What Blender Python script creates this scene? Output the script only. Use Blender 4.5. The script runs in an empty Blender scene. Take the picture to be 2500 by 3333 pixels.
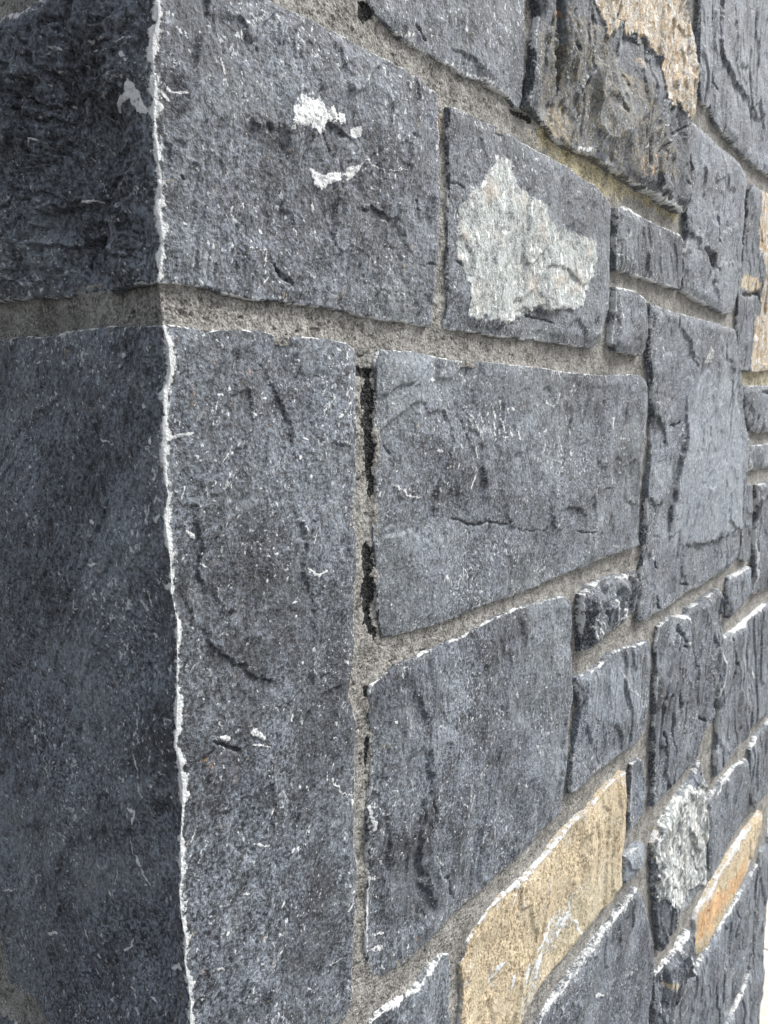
import bpy, math, random
import numpy as np
from mathutils import Matrix

# ------------------------------------------------------------------ camera, sky, sun, exposure
scene = bpy.context.scene
CAM_POS = (-0.26380, -0.35110, -0.00237)
CAM_ROT = ((0.609563, 0.096566, -0.786834), (-0.792720, 0.067565, -0.605831), (-0.005340, 0.993031, 0.117735))
cam_data = bpy.data.cameras.new("camera")
cam_data.sensor_fit = 'VERTICAL'
cam_data.sensor_height = 36.0
cam_data.lens = 2530.0 * 36.0 / 3333.0
cam_data.clip_start = 0.01
cam_data.clip_end = 3000.0
cam_data.dof.use_dof = True
cam_data.dof.focus_distance = 0.55
cam_data.dof.aperture_fstop = 22.0
cam = bpy.data.objects.new("camera", cam_data)
scene.collection.objects.link(cam)
mw = Matrix([list(CAM_ROT[i]) + [CAM_POS[i]] for i in range(3)] + [[0, 0, 0, 1]])
cam.matrix_world = mw
scene.camera = cam

SUN_AZ, SUN_EL = math.radians(-42), math.radians(50)      # azimuth measured from +X (along the wall) towards +Y
world = bpy.data.worlds.new("World")
scene.world = world
world.use_nodes = True
wn = world.node_tree
sky = wn.nodes.new('ShaderNodeTexSky')
sky.sky_type = 'NISHITA'
sky.sun_disc = False
sky.sun_elevation = SUN_EL
sky.sun_rotation = math.pi / 2 - SUN_AZ
sky.dust_density = 3.0
bg = wn.nodes['Background']
hs = wn.nodes.new('ShaderNodeHueSaturation')            # thin cloud: the sky is paler than clear blue
hs.inputs['Saturation'].default_value = 0.28
wn.links.new(sky.outputs[0], hs.inputs['Color'])
wn.links.new(hs.outputs[0], bg.inputs[0])
bg.inputs[1].default_value = 0.15

sd = bpy.data.lights.new("sun", 'SUN')
sd.energy = 2.55
sd.angle = math.radians(18)
sd.color = (1.0, 0.97, 0.93)
sun = bpy.data.objects.new("sun", sd)
scene.collection.objects.link(sun)
sdir = (math.cos(SUN_EL) * math.cos(SUN_AZ), math.cos(SUN_EL) * math.sin(SUN_AZ), math.sin(SUN_EL))
from mathutils import Vector
sun.rotation_euler = Vector(sdir).to_track_quat('Z', 'Y').to_euler()
sun.location = (1, -3, 4)

scene.view_settings.view_transform = 'Standard'
scene.view_settings.look = 'None'
scene.view_settings.exposure = 0.6
scene.view_settings.gamma = 1.0

# ------------------------------------------------------------------ traced data of the wall
# outlines in wall coordinates, tenths of a millimetre: (run along the wall from the corner, height); negative run = left face
STONES = [
 dict(name='corner_stone', label='large upper corner stone with white chipped arris and white calcite splashes',
  outline=[-2051, 2404, -1516, 2388, -1310, 2404, -895, 2380, -414, 2385, 23, 2410, 306, 2423, 825, 2428, 1214, 2455, 1535, 2462, 1894, 2464, 2150, 2491, 2401, 2479, 2577, 2451, 2624, 2370, 2647, 2180, 2640, 1806, 2617, 1298, 2583, 1167, 2549, 907, 2515, 682, 2076, 686, 1505, 699, 1019, 701, 596, 693, 315, 700, 143, 702, -35, 705, -405, 708, -1105, 730, -1726, 758, -2343, 781], tone=0.92, rough=1.35, kind='slate', edge=1, crust=None, craggy=1.3, lift=2,
  marks=[
   ('W', [1045, 1967, 1203, 1986, 1281, 1949, 1460, 1971, 1460, 1929, 1327, 1871, 1199, 1794, 1122, 1773, 1017, 1764, 952, 1775, 912, 1850, 1006, 1888], 1),
   ('W', [1562, 1915, 1677, 1958, 1684, 1885, 1613, 1865, 1544, 1879], 1),
   ('W', [1155, 1561, 1320, 1560, 1453, 1601, 1453, 1559, 1352, 1515, 1237, 1437, 1206, 1461], 1),
   ('W', [1505, 1646, 1664, 1695, 1627, 1631, 1504, 1560], 0.9),
   ('w', [1453, 1580, 1700, 1736, 1886, 1726, 2144, 1776], 0.8, 0.6),
   ('w', [2602, 2082, 2607, 2046], 2, 1.2),
   ('W', [-288, 1622, -193, 1676, -130, 1743, -65, 1645, -42, 1565, -98, 1578, -137, 1637], 1.15),
   ('w', [38, 1714, 89, 1681, 164, 1692], 1.2, 0.8),
   ('w', [36, 1665, 76, 1627], 1.2, 0.8),
   ('w', [-1596, 2380, -1518, 2376, -1291, 2384, -897, 2364, -623, 2375], 3, 0.55),
   ('w', [384, 1959, 455, 1812], 0.6, 1),
   ('w', [-403, 1923, -102, 1940], 0.8, 0.7),
   ('w', [-1048, 1637, -960, 1590], 0.8, 0.8),
   ('w', [-643, 1588, -503, 1487, -427, 1436], 0.6, 0.5),
   ('w', [-799, 1940, -747, 1944], 0.8, 0.7),
   ('w', [-821, 2072, -622, 2013], 1, 0.6),
   ('w', [-581, 1350, -509, 1229], 0.6, 0.5),
   ('w', [-1063, 1314, -996, 1245], 0.8, 0.6),
   ('w', [-676, 1225, -543, 1208], 1, 0.7),
   ('w', [723, 1105, 764, 1093], 1.2, 0.8),
   ('w', [693, 985, 761, 996, 745, 916], 0.8, 0.9),
   ('w', [613, 972, 666, 990], 1, 0.8),
   ('w', [338, 2101, 372, 2105], 1.5, 0.7),
   ('w', [-956, 901, -869, 852], 1.6, 0.6),
   ('w', [1864, 1382, 1941, 1327], 1.5, 0.5),
   ('w', [1157, 1348, 1163, 1288], 1, 0.8),
   ('w', [2270, 1889, 2313, 1875], 1.2, 0.7),
   ('w', [606, 980, 659, 989], 1, 0.8),
   ('w', [740, 992, 765, 938, 723, 893], 0.8, 0.8),
   ('w', [664, 749, 776, 842], 0.7, 0.7),
   ('w', [2078, 902, 2140, 873], 1, 0.8),
   ('w', [1765, 1058, 1794, 1085], 0.8, 0.8),
   ('s', [958, 1728, 776, 1693, 630, 1680, 554, 1681], 2.2),
   ('c', [1246, 1818, 1356, 1703], 1.2, 0.8),
   ('s', [1595, 1839, 1359, 1875, 1247, 1848], 2.4),
   ('s', [2122, 1441, 1942, 1422, 1808, 1472, 1588, 1416], 2.2),
   ('c', [820, 917, 961, 807], 2, 1),
   ('c', [2312, 1612, 2334, 1472], 1.2, 0.8),
   ('c', [2400, 1152, 2594, 1169], 1.5, 1),
   ('s', [1206, 1451, 1379, 1204, 1440, 890], 1),
   ('s', [-527, 1203, -728, 1227, -869, 1229, -1073, 1219], 5),
   ('c', [-938, 899, -874, 987, -748, 1008, -611, 1008], 2, 1.5),
   ('s', [-1044, 1316, -1229, 1387, -1510, 1431], 4),
   ('s', [-460, 1032, -678, 1017, -854, 1013, -1020, 1007], 5),
   ('c', [-1215, 987, -1018, 1031], 1.8, 1.2),
   ('c', [-1490, 1599, -1341, 1630], 1.5, 1),
   ('c', [-292, 959, -141, 951], 1.2, 0.8),
   ('s', [-75, 1916, -404, 1915, -834, 1948, -1098, 1695], 1.6),
   ('c', [124, 1271, 156, 1253], 1, 0.8),
   ('s', [-589, 2371, -569, 2227, -598, 2176], 1),
   ('c', [3205, 3364, 3208, 3364], 1, 0.1),
  ]),
 dict(name='corner_stone', label='tall lower corner stone standing under the wide bed joint',
  outline=[-2333, 534, -1756, 522, -1389, 525, -1191, 496, -938, 523, -653, 517, -452, 521, -359, 502, 4, 486, 190, 493, 282, 476, 590, 516, 739, 515, 893, 494, 1014, 517, 1331, 515, 1501, 505, 1583, 467, 1599, 410, 1595, 181, 1598, -284, 1581, -758, 1601, -1002, 1554, -1360, 1560, -1641, 1497, -1928, 1496, -2002, 1532, -2100, 1568, -2266, 1553, -2579, 1549, -2837, 1527, -3087, 1552, -3364, 1542, -3761, 1530, -4091, 1509, -4285, 1496, -4414, 1415, -4498, 997, -4414, 422, -4275, -8, -4201, -734, -4375, -1646, -4424, -1739, -4406, -1875, -4326, -2075, -4367, -2250, -4336, -2304, -4150, -2338, -3996, -2636, -3974, -3078, -4044], tone=0.92, rough=1, kind='slate', edge=1, crust=None, craggy=0, lift=0,
  marks=[
   ('w', [107, -634, 163, -684], 1.6, 1),
   ('w', [80, -463, 107, -381], 0.9, 0.8),
   ('w', [-813, -902, -704, -880], 1.3, 0.8),
   ('w', [-976, 135, -935, 73], 0.9, 0.7),
   ('w', [-762, 272, -754, 267], 1.5, 0.8),
   ('w', [328, 124, 384, 121], 1.2, 0.8),
   ('w', [313, 34, 327, 82], 1.2, 0.7),
   ('w', [362, -263, 428, -198], 1, 0.6),
   ('w', [371, -370, 420, -413], 1, 0.6),
   ('w', [-1367, 345, -1146, 350], 1, 0.5),
   ('w', [-524, 248, -431, 179], 0.8, 0.6),
   ('w', [-364, 205, -285, 207], 0.8, 0.5),
   ('w', [-770, -619, -727, -636], 1.5, 0.8),
   ('w', [-1425, -446, -1412, -457], 2, 0.8),
   ('w', [-1153, -674, -1134, -678], 1.2, 0.8),
   ('w', [-244, -990, -234, -1077, -174, -1117], 1, 0.6),
   ('w', [-262, -1258, -231, -1268], 2.4, 0.8),
   ('w', [-657, -127, -507, -159], 0.8, 0.6),
   ('w', [154, -86, 17, -120, -25, -193], 2, 0.8),
   ('w', [-93, -103, -99, -194], 2, 0.7),
   ('w', [-124, -576, -47, -542], 2.5, 1),
   ('w', [-57, -956, 14, -923], 2.5, 1),
   ('w', [204, -839, 252, -866], 1, 0.8),
   ('w', [357, -723, 372, -824], 0.8, 0.6),
   ('s', [718, 328, 940, 38, 979, -185, 959, -366], 1.8),
   ('s', [910, -502, 1087, -849, 1035, -1032, 1130, -1093, 1104, -1500], 1.8),
   ('w', [1084, -994, 1197, -1081, 1282, -1060], 1.4, 1),
   ('w', [1043, -710, 1082, -753], 1.1, 0.9),
   ('w', [1154, -779, 1128, -843], 1.1, 0.9),
   ('w', [1380, -4, 1424, 13], 1.5, 0.9),
   ('w', [1478, 64, 1514, 99], 1, 0.8),
   ('w', [1260, -115, 1265, -271], 0.6, 0.6),
   ('w', [1073, -133, 1128, -156], 1.2, 0.8),
   ('w', [1039, -273, 1047, -251], 1.2, 0.8),
   ('w', [1009, 365, 1039, 351], 1.3, 0.7),
   ('w', [1375, 141, 1427, 188], 0.8, 0.5),
   ('w', [1484, -618, 1482, -688], 1, 0.6),
   ('w', [936, -1204, 983, -1207], 1.2, 0.6),
   ('w', [1249, -1404, 1258, -1394], 1.6, 0.8),
   ('w', [517, -794, 584, -808], 1, 0.1),
   ('s', [149, -459, 198, -703, 224, -940, 302, -1162], 1.6),
   ('s', [189, -1168, 301, -1360, 515, -1528, 787, -1723], 2),
   ('s', [-234, -853, -115, -916, -27, -952], 1.5),
   ('c', [210, -1901, 309, -1956, 426, -2031], 1.6, 1.2),
   ('w', [261, -1883, 349, -1933], 2, 1),
   ('W', [497, -1946, 539, -1916, 622, -1998, 649, -2041, 565, -2001], 0.8),
   ('w', [522, -2024, 677, -2089], 0.9, 0.9),
   ('w', [-439, -1921, -397, -2036, -373, -2166], 0.7, 0.7),
   ('w', [-374, -2177, -330, -2259], 1.6, 0.6),
   ('w', [-240, -2127, -215, -2244], 1.3, 0.5),
   ('w', [-471, -2361, -404, -2366, -418, -2446], 1.3, 0.9),
   ('w', [-476, -2541, -441, -2659, -352, -2833, -305, -2880], 1.1, 0.8),
   ('w', [-1543, -3645, -1451, -3612], 2, 0.8),
   ('w', [-993, -3375, -988, -3433], 1.2, 0.8),
   ('w', [-655, -3412, -559, -3330, -519, -3256], 1.8, 0.8),
   ('w', [-929, -3540, -871, -3538], 1.6, 0.8),
   ('w', [-369, -3583, -302, -3595], 1.1, 0.9),
   ('w', [-580, -3615, -508, -3604], 1.2, 0.8),
   ('w', [-979, -3671, -942, -3702], 1.2, 0.7),
   ('w', [-1576, -2185, -1571, -2245], 2, 0.8),
   ('w', [-724, -3004, -717, -3030], 1.5, 0.7),
   ('w', [-1997, -3824, -1993, -3890], 0.8, 0.7),
   ('w', [-2288, -3607, -1996, -3501], 0.8, 0.6),
   ('c', [-1150, -3786, -986, -3747, -873, -3803, -740, -3798], 2, 2),
   ('c', [-1934, -3188, -1951, -3431, -1919, -3471], 1, 0.7),
   ('s', [-242, -2909, -140, -3082, -203, -3327, -117, -3505], 1.5),
   ('w', [-170, -3311, -55, -3248], 2.5, 1),
   ('w', [114, -2421, 74, -2496], 0.7, 0.6),
   ('w', [166, -2986, 185, -2996], 1.5, 0.8),
   ('w', [276, -3156, 303, -3160], 1.8, 0.8),
   ('w', [191, -3327, 267, -3395], 1.3, 0.8),
   ('w', [244, -2963, 323, -2983], 1, 0.6),
   ('w', [481, -3618, 492, -3707], 1, 0.7),
   ('w', [419, -2977, 488, -3002], 1, 0.7),
   ('w', [-6, -2136, 52, -2169], 2.5, 1),
   ('w', [1307, -2425, 1286, -2566, 1374, -2688, 1522, -2774], 0.8, 0.9),
   ('w', [1244, -2476, 1234, -2534], 1, 0.8),
   ('w', [1503, -2792, 1521, -2851], 2, 1),
   ('w', [885, -1926, 880, -1993], 1.2, 0.9),
   ('w', [971, -2898, 997, -2813, 1057, -2767], 0.6, 0.7),
   ('w', [668, -2587, 714, -2527], 1.2, 0.8),
   ('w', [842, -2886, 875, -2866], 1.5, 0.9),
   ('w', [906, -2904, 938, -2895], 1, 0.8),
   ('w', [1257, -3982, 1425, -4016], 1.2, 0.8),
   ('w', [754, -3246, 786, -3215], 1, 0.9),
   ('w', [1132, -3561, 1177, -3541], 1.2, 0.8),
   ('w', [1432, -3633, 1509, -3608], 1.2, 0.9),
   ('w', [534, -2686, 633, -2754], 1.3, 0.7),
   ('w', [1010, -3985, 1077, -4066], 1, 0.7),
   ('w', [713, -3569, 776, -3546], 0.9, 0.7),
   ('w', [892, -2239, 899, -2265], 1, 0.7),
   ('s', [664, -2247, 715, -2516, 679, -2706], 1.2),
   ('s', [1406, -4005, 1349, -4024, 1203, -3975], 1.5),
  ]),
 dict(name='wall_stone', label='dark stone carrying a large pale greenish white mineral crust',
  outline=[2776, 2415, 2861, 2433, 3250, 2456, 3673, 2501, 4059, 2477, 4402, 2479, 4957, 2490, 5242, 2477, 5674, 2477, 6059, 2419, 6166, 2334, 6152, 2148, 6146, 1874, 6173, 1512, 6149, 1228, 6059, 1089, 5932, 853, 5705, 742, 5256, 741, 4474, 734, 3492, 703, 3281, 712, 2731, 705, 2765, 997, 2750, 1191, 2761, 1450, 2781, 1838, 2755, 2209], tone=0.85, rough=1, kind='slate', edge=1, crust='pale greenish white crust over the face of the stone', craggy=0, lift=0,
  marks=[
   ('X', [3003, 1765, 3295, 1977, 3446, 2183, 3646, 2291, 3859, 2265, 3908, 2077, 4227, 2066, 4373, 2013, 4527, 1894, 5060, 1882, 5779, 1938, 5794, 1719, 5562, 1392, 5216, 1134, 5103, 1089, 4268, 989, 3813, 839, 3476, 820, 3015, 803, 3010, 1141, 2901, 1345, 2969, 1613], 1),
   ('s', [5153, 1117, 4757, 1059, 4460, 1035, 3884, 982], 3),
   ('s', [3918, 896, 3792, 861, 3490, 797, 3432, 789], 2.2),
   ('c', [4114, 961, 4649, 934], 1.5, 1.6),
   ('s', [3222, 2363, 3392, 2113], 1.2),
   ('c', [2781, 1851, 2993, 1860], 1, 1),
   ('w', [3651, 2176, 3658, 1896], 2.5, 0.8),
   ('w', [3764, 1341, 3741, 1075], 2.2, 0.9),
   ('w', [3049, 1569, 3076, 1481], 2, 0.8),
   ('w', [3097, 1883, 3176, 1888], 2, 0.6),
   ('c', [2898, 1253, 2975, 1225], 2, 1),
  ]),
 dict(name='wall_stone', label='small dark block directly right of the crusted stone, with lime along its top',
  outline=[6311, 2374, 6517, 2423, 7121, 2431, 7742, 2449, 8628, 2501, 8828, 2449, 8834, 2088, 8723, 1755, 8017, 1730, 7379, 1712, 6850, 1705, 6309, 1678, 6274, 1895, 6298, 2175], tone=0.8, rough=1, kind='slate', edge=1.8, crust=None, craggy=0, lift=0,
  marks=[
   ('w', [6334, 2376, 7297, 2467, 7923, 2479, 8747, 2490], 3, 0.75),
   ('w', [7814, 2422, 7866, 2298], 1.5, 0.7),
   ('w', [6287, 1850, 6656, 1831], 1, 0.7),
   ('w', [7721, 1883, 7735, 1751], 2, 0.6),
   ('w', [7110, 2074, 7128, 1891], 1.2, 0.6),
  ]),
 dict(name='wall_stone', label='smallest rounded block wedged between the crusted stone and the pale blue-grey slab',
  outline=[6324, 1494, 6918, 1530, 7334, 1480, 7436, 1366, 7462, 1000, 7396, 856, 7259, 767, 6708, 751, 6382, 760, 6251, 856, 6285, 1030, 6342, 1263, 6317, 1340], tone=0.9, rough=1, kind='slate', edge=1.8, crust=None, craggy=0, lift=0,
  marks=[
   ('w', [6375, 1492, 6941, 1541, 7398, 1454], 2.5, 0.8),
   ('w', [6378, 1448, 6527, 1130], 2, 0.6),
  ]),
 dict(name='wall_stone', label='stone cut by the top edge of the photo above the bed joint, left of the rusty stone',
  outline=[1694, 3563, 1785, 2806, 1842, 2732, 2030, 2704, 2188, 2696, 2510, 2693, 2787, 2714, 3085, 2712, 3324, 2763, 3693, 2784, 3944, 2733, 4023, 2841, 4012, 2982, 4049, 3277, 4040, 3555, 4053, 3699, 4137, 4801], tone=0.95, rough=1, kind='slate', edge=1, crust=None, craggy=0, lift=0,
  marks=[
   ('c', [2314, 2843, 2465, 2794], 1.5, 1.5),
   ('s', [2809, 2856, 3082, 2876, 3295, 2805], 1.6),
   ('s', [3181, 3229, 3347, 2927], 1),
   ('w', [2953, 3069, 2979, 3028], 1.5, 0.9),
   ('w', [2129, 2708, 2293, 2767], 3, 0.5),
   ('w', [2691, 2743, 2933, 2713, 3462, 2806], 3, 0.5),
   ('w', [2476, 2781, 2509, 2810], 1.2, 0.7),
   ('w', [2150, 2838, 2160, 2836], 2.2, 0.9),
   ('w', [3617, 3488, 3619, 3435], 1.4, 0.8),
  ]),
 dict(name='wall_stone', label='big rough stone with a rusty ochre and white crust at the top of the photo',
  outline=[4166, 4815, 4159, 3741, 4218, 3623, 4132, 3305, 4089, 3007, 4036, 2790, 4391, 2747, 4645, 2680, 5064, 2680, 5567, 2725, 6036, 2735, 6809, 2732, 7385, 2762, 8039, 2734, 8661, 2776, 8828, 2986, 8879, 3443, 8945, 3790, 8911, 4043, 9023, 4363, 8911, 4652, 8631, 4980, 8488, 5242, 8425, 5421, 8163, 6841], tone=0.64, rough=1.9, kind='slate', edge=1, crust='ochre and white crust hanging down the stone', craggy=0, lift=3,
  marks=[
   ('X', [5180, 4914, 8081, 6269, 8199, 5332, 8351, 5230, 8601, 4971, 8871, 4639, 8988, 4350, 8949, 4076, 8592, 3931, 8289, 4055, 7769, 3900, 7491, 4130, 7228, 4330, 6935, 4377, 6508, 4313, 6250, 4358, 6012, 4285, 5889, 4037, 5581, 3910, 5442, 4054], 1.2),
   ('Y', [4156, 3528, 5316, 4038, 6979, 3928, 8337, 3096, 6535, 2781, 4391, 2716, 4141, 3023], 0.55),
   ('T', [6735, 4160, 7032, 4262, 7099, 4164, 6912, 4036, 6717, 4063], 0.6),
   ('T', [6443, 3864, 6675, 3922, 6665, 3736, 6458, 3690], 0.5),
   ('O', [4434, 3762, 4752, 3900, 4814, 3787, 4491, 3652], 0.7),
   ('Y', [4352, 2824, 4980, 2817, 5065, 2712, 6031, 2769, 6807, 2769, 6650, 2696, 5572, 2708, 4833, 2651, 4392, 2686], 0.8),
   ('O', [6675, 3019, 7227, 3178, 7197, 2878, 6751, 2775], 0.5),
   ('T', [4384, 2878, 4928, 3055, 5064, 2743, 4607, 2669], 0.5),
   ('D', [5704, 3412, 5977, 3488, 6366, 3554, 6405, 3404, 6181, 3357, 5940, 3356], 4),
   ('c', [4517, 3882, 4604, 3545, 4697, 3108], 7, 5),
   ('c', [4817, 3713, 4980, 3555], 4, 2),
   ('s', [5306, 4193, 5348, 3521, 5098, 2849], 2),
   ('s', [8289, 4055, 7771, 3880, 7698, 3958], 2),
   ('s', [7228, 4330, 6935, 4377, 6508, 4313, 6249, 4366], 3),
   ('w', [6833, 3097, 7152, 3333], 0.8, 0.7),
   ('w', [7383, 3414, 7548, 3597, 7861, 3664], 0.8, 0.7),
   ('c', [8807, 3992, 8001, 3600, 7229, 3159], 1.5, 1.5),
   ('w', [8736, 3961, 7757, 3433, 7229, 3159], 0.8, 0.5),
   ('w', [7094, 2737, 7701, 2769, 8521, 2768], 4, 0.7),
   ('w', [5066, 2696, 5566, 2808], 3, 0.5),
  ]),
 dict(name='wall_stone', label='narrow upright pale sliver beside the rusty stone',
  outline=[8965, 7247, 9164, 5712, 9183, 5080, 9236, 4513, 9396, 4447, 9690, 4455, 9837, 4537, 9795, 4903, 9637, 5899, 9403, 7469], tone=1.35, rough=1, kind='slate', edge=1, crust=None, craggy=0, lift=0,
  marks=[
   ('F', [8965, 7247, 9236, 4513, 9683, 4500, 9375, 7455], 0.6),
  ]),
 dict(name='wall_stone', label='upper right slab split by a long dark diagonal scarp',
  outline=[9488, 7512, 9727, 5934, 9861, 4899, 9914, 4466, 10215, 4360, 10618, 4356, 11024, 4350, 11519, 4314, 12184, 4344, 12884, 4366, 13660, 4432, 17526, 4991, 17581, 11612], tone=1.15, rough=1, kind='slate', edge=1, crust=None, craggy=0, lift=0,
  marks=[
   ('s', [12987, 5179, 12497, 5177, 11458, 5249, 10566, 5263, 10134, 5554, 10303, 6161, 10130, 7345], 5),
   ('s', [13474, 5210, 12742, 5212, 12058, 5260], 3),
   ('c', [9822, 4884, 10190, 4879], 3, 3),
  ]),
 dict(name='wall_stone', label='smooth grey stone right of the rusty stone with a deep hollow in its face',
  outline=[8940, 4039, 9125, 4055, 9347, 4063, 9941, 4088, 10485, 4094, 11065, 4127, 11617, 4125, 11960, 4070, 12103, 3893, 11977, 3669, 11962, 3108, 11925, 2538, 11925, 2216, 11715, 1900, 11506, 1715, 10901, 1654, 10392, 1691, 9646, 1696, 9214, 1730, 8847, 1766, 8815, 2014, 8850, 2282, 9004, 2522, 8906, 2820, 9025, 3106, 8953, 3633], tone=1.15, rough=1, kind='slate', edge=1.4, crust=None, craggy=0, lift=0,
  marks=[
   ('D', [9634, 2494, 9990, 2497, 10444, 2350, 10511, 2286, 10194, 2211, 9970, 2294, 9699, 2393], 14),
   ('c', [10171, 3028, 10356, 2891, 10498, 2697], 6, 4),
   ('D', [10162, 2076, 10534, 2141, 10496, 2031, 10235, 1954], 6),
   ('s', [9396, 2782, 9195, 2529, 9695, 2421], 3),
   ('w', [10390, 2679, 10712, 2435], 2, 0.5),
   ('w', [9941, 4137, 10716, 4405], 2, 0.1),
  ]),
 dict(name='wall_stone', label='stone at the right edge of the photo with a vertical tan face',
  outline=[12518, 4026, 13120, 4061, 13734, 4124, 17523, 4626, 17494, 1161, 14502, 912, 13347, 825, 12303, 822, 12091, 1245, 12033, 1655, 11982, 2141, 12012, 2310, 12086, 2479, 12179, 2983, 12342, 3583, 12341, 3905], tone=0.95, rough=1, kind='slate', edge=1, crust='tan and ochre crust on the face of the stone', craggy=0, lift=0,
  marks=[
   ('X', [13168, 4386, 19403, 730, 13044, 542, 13212, 1449, 13453, 2032, 13575, 2607, 12970, 3117], 0.6),
   ('T', [12276, 2507, 13293, 2565, 13496, 2363, 12767, 2203, 12067, 2184], 0.8),
   ('W', [13145, 3233, 13744, 3391, 13840, 2981, 13070, 2878], 0.6),
   ('c', [12287, 2112, 13358, 2275, 13551, 2121], 6, 5),
   ('s', [12837, 3599, 13312, 3176, 12816, 2669], 3),
  ]),
 dict(name='wall_stone', label='short block under the tan faced stone, between two pale joints at the right edge',
  outline=[12742, 533, 13252, 583, 14573, 618, 17491, 687, 17482, -353, 14799, -330, 13617, -311, 13164, -263, 12788, 78, 12672, 427], tone=0.95, rough=1, kind='slate', edge=1, crust=None, craggy=0, lift=0,
  marks=[
   ('c', [13801, 477, 15189, 448], 5, 3),
  ]),
 dict(name='wall_stone', label='thinner block under the lower of the two pale joints at the right edge',
  outline=[13271, -542, 14852, -551, 17480, -601, 17475, -1149, 14968, -1036, 13929, -1037, 13248, -1018, 13283, -833], tone=1.05, rough=1, kind='slate', edge=1, crust=None, craggy=0, lift=0,
  marks=[
  ]),
 dict(name='wall_stone', label='slim upright sliver right of the pale blue-grey slab',
  outline=[13158, -1281, 13424, -1275, 13732, -1314, 13803, -1761, 13818, -2434, 13744, -2805, 13247, -2792, 12988, -2682, 12990, -2212, 13063, -1635], tone=1.15, rough=1, kind='slate', edge=1, crust=None, craggy=0, lift=0,
  marks=[
  ]),
 dict(name='wall_stone', label='rough dark upright stone at the right edge below the two short blocks',
  outline=[14102, -1346, 15040, -1334, 17473, -1436, 17452, -3926, 15608, -3710, 14331, -3606, 14104, -3539, 14113, -2722, 14218, -2110], tone=0.9, rough=1.4, kind='slate', edge=1, crust=None, craggy=0, lift=0,
  marks=[
   ('w', [14132, -1483, 14167, -2604, 14200, -3493], 4, 0.8),
  ]),
 dict(name='wall_stone', label='tall pale blue-grey slab with vertical streaks and stepped left flank',
  outline=[7474, 1439, 7964, 1430, 8451, 1429, 9341, 1455, 10359, 1467, 11836, 1476, 12097, 993, 12443, 671, 12646, 332, 12680, 161, 13073, -285, 13221, -651, 13127, -1011, 12933, -1455, 12807, -1993, 12776, -2540, 12507, -2669, 12040, -2723, 11028, -2739, 10472, -2780, 9665, -2731, 8957, -2746, 8432, -2776, 8014, -2762, 7707, -2780, 7583, -2737, 7545, -2332, 7602, -2074, 7648, -1817, 7675, -1363, 7685, -992, 7789, -587, 7819, -179, 7777, 105, 7711, 505, 7585, 814, 7526, 1160], tone=1.05, rough=1, kind='slate', edge=1, crust=None, craggy=0, lift=0,
  marks=[
   ('F', [9262, 622, 10291, 718, 12175, 689, 12822, -133, 12879, -1682, 12700, -2039, 10729, -2095, 8949, -1888, 8724, -1298, 9006, -468, 9230, 258], 0.9),
   ('s', [12700, -2039, 11232, -2074, 10727, -2081, 9357, -1942], 5),
   ('s', [8793, -1867, 8763, -1302, 9070, -348, 9214, 379], 5),
   ('W', [10107, 1059, 10376, 1062, 10359, 820, 9936, 798], 0.6),
   ('w', [7978, 938, 8063, 880], 2, 0.9),
   ('s', [8675, 1335, 9258, 1042, 9595, 708], 3),
   ('c', [8704, 1457, 8775, 1237], 3, 3),
   ('s', [7533, 121, 8082, -99, 8397, -401], 4),
   ('c', [8440, -147, 8960, -105], 4, 3),
   ('D', [9820, -1973, 10366, -2092, 10603, -2188, 9943, -2113], 4),
   ('w', [10844, 618, 11361, -668, 11766, -1536], 1.5, 0.5),
   ('w', [8904, -852, 8902, -1565], 1.5, 0.6),
   ('c', [11808, -2145, 12039, -2705], 3, 2),
   ('c', [8194, -2518, 8427, -2746], 4, 3),
   ('c', [9297, -2497, 9707, -2629], 3, 3),
   ('c', [8057, -1997, 8111, -2129], 4, 3),
  ]),
 dict(name='wall_stone', label='largest flat rectangular stone beside the black stained joint, dashed with white flecks',
  outline=[1874, 485, 2075, 494, 2516, 483, 2755, 466, 3285, 475, 4078, 479, 4306, 482, 5063, 469, 5959, 464, 7009, 526, 7376, 488, 7497, 418, 7504, 229, 7466, -202, 7416, -631, 7435, -1070, 7432, -1398, 7460, -1692, 6917, -1695, 6109, -1672, 5620, -1696, 4969, -1705, 4389, -1729, 3863, -1726, 3545, -1712, 3180, -1712, 2645, -1717, 2287, -1700, 1956, -1679, 1894, -1672, 1854, -1547, 1816, -1283, 1811, -1033, 1791, -844, 1822, -661, 1818, -417, 1811, -53, 1825, 246, 1827, 399], tone=0.9, rough=1, kind='slate', edge=1, crust=None, craggy=0, lift=0,
  marks=[
   ('w', [3069, 79, 3179, -34, 3352, -239], 1.3, 0.8),
   ('w', [3291, 9, 3320, -49], 2, 0.8),
   ('w', [3507, 83, 3555, -35], 1.4, 0.9),
   ('w', [3626, 144, 3659, 55], 1.3, 0.9),
   ('w', [3525, -65, 3565, -215], 1.6, 0.9),
   ('w', [3646, -21, 3711, -158], 1.5, 0.9),
   ('w', [3736, 85, 3769, 25], 1.1, 0.8),
   ('w', [3772, -97, 3839, -191], 1.8, 0.9),
   ('w', [3901, -114, 3977, -225], 1.6, 0.9),
   ('w', [3830, 101, 3848, 56], 1.6, 0.8),
   ('w', [3588, -156, 3776, -220], 1, 0.7),
   ('w', [3404, 68, 3436, -64], 0.9, 0.6),
   ('w', [3197, -264, 3226, -352], 2, 0.9),
   ('w', [3186, -495, 3133, -651], 1.3, 0.9),
   ('w', [3156, -349, 3172, -494], 0.8, 0.6),
   ('w', [2028, -503, 2198, -605, 2401, -648], 1.2, 0.8),
   ('w', [2112, -534, 2378, -593], 0.8, 0.5),
   ('w', [2265, -467, 2378, -527], 1.4, 0.5),
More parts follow.
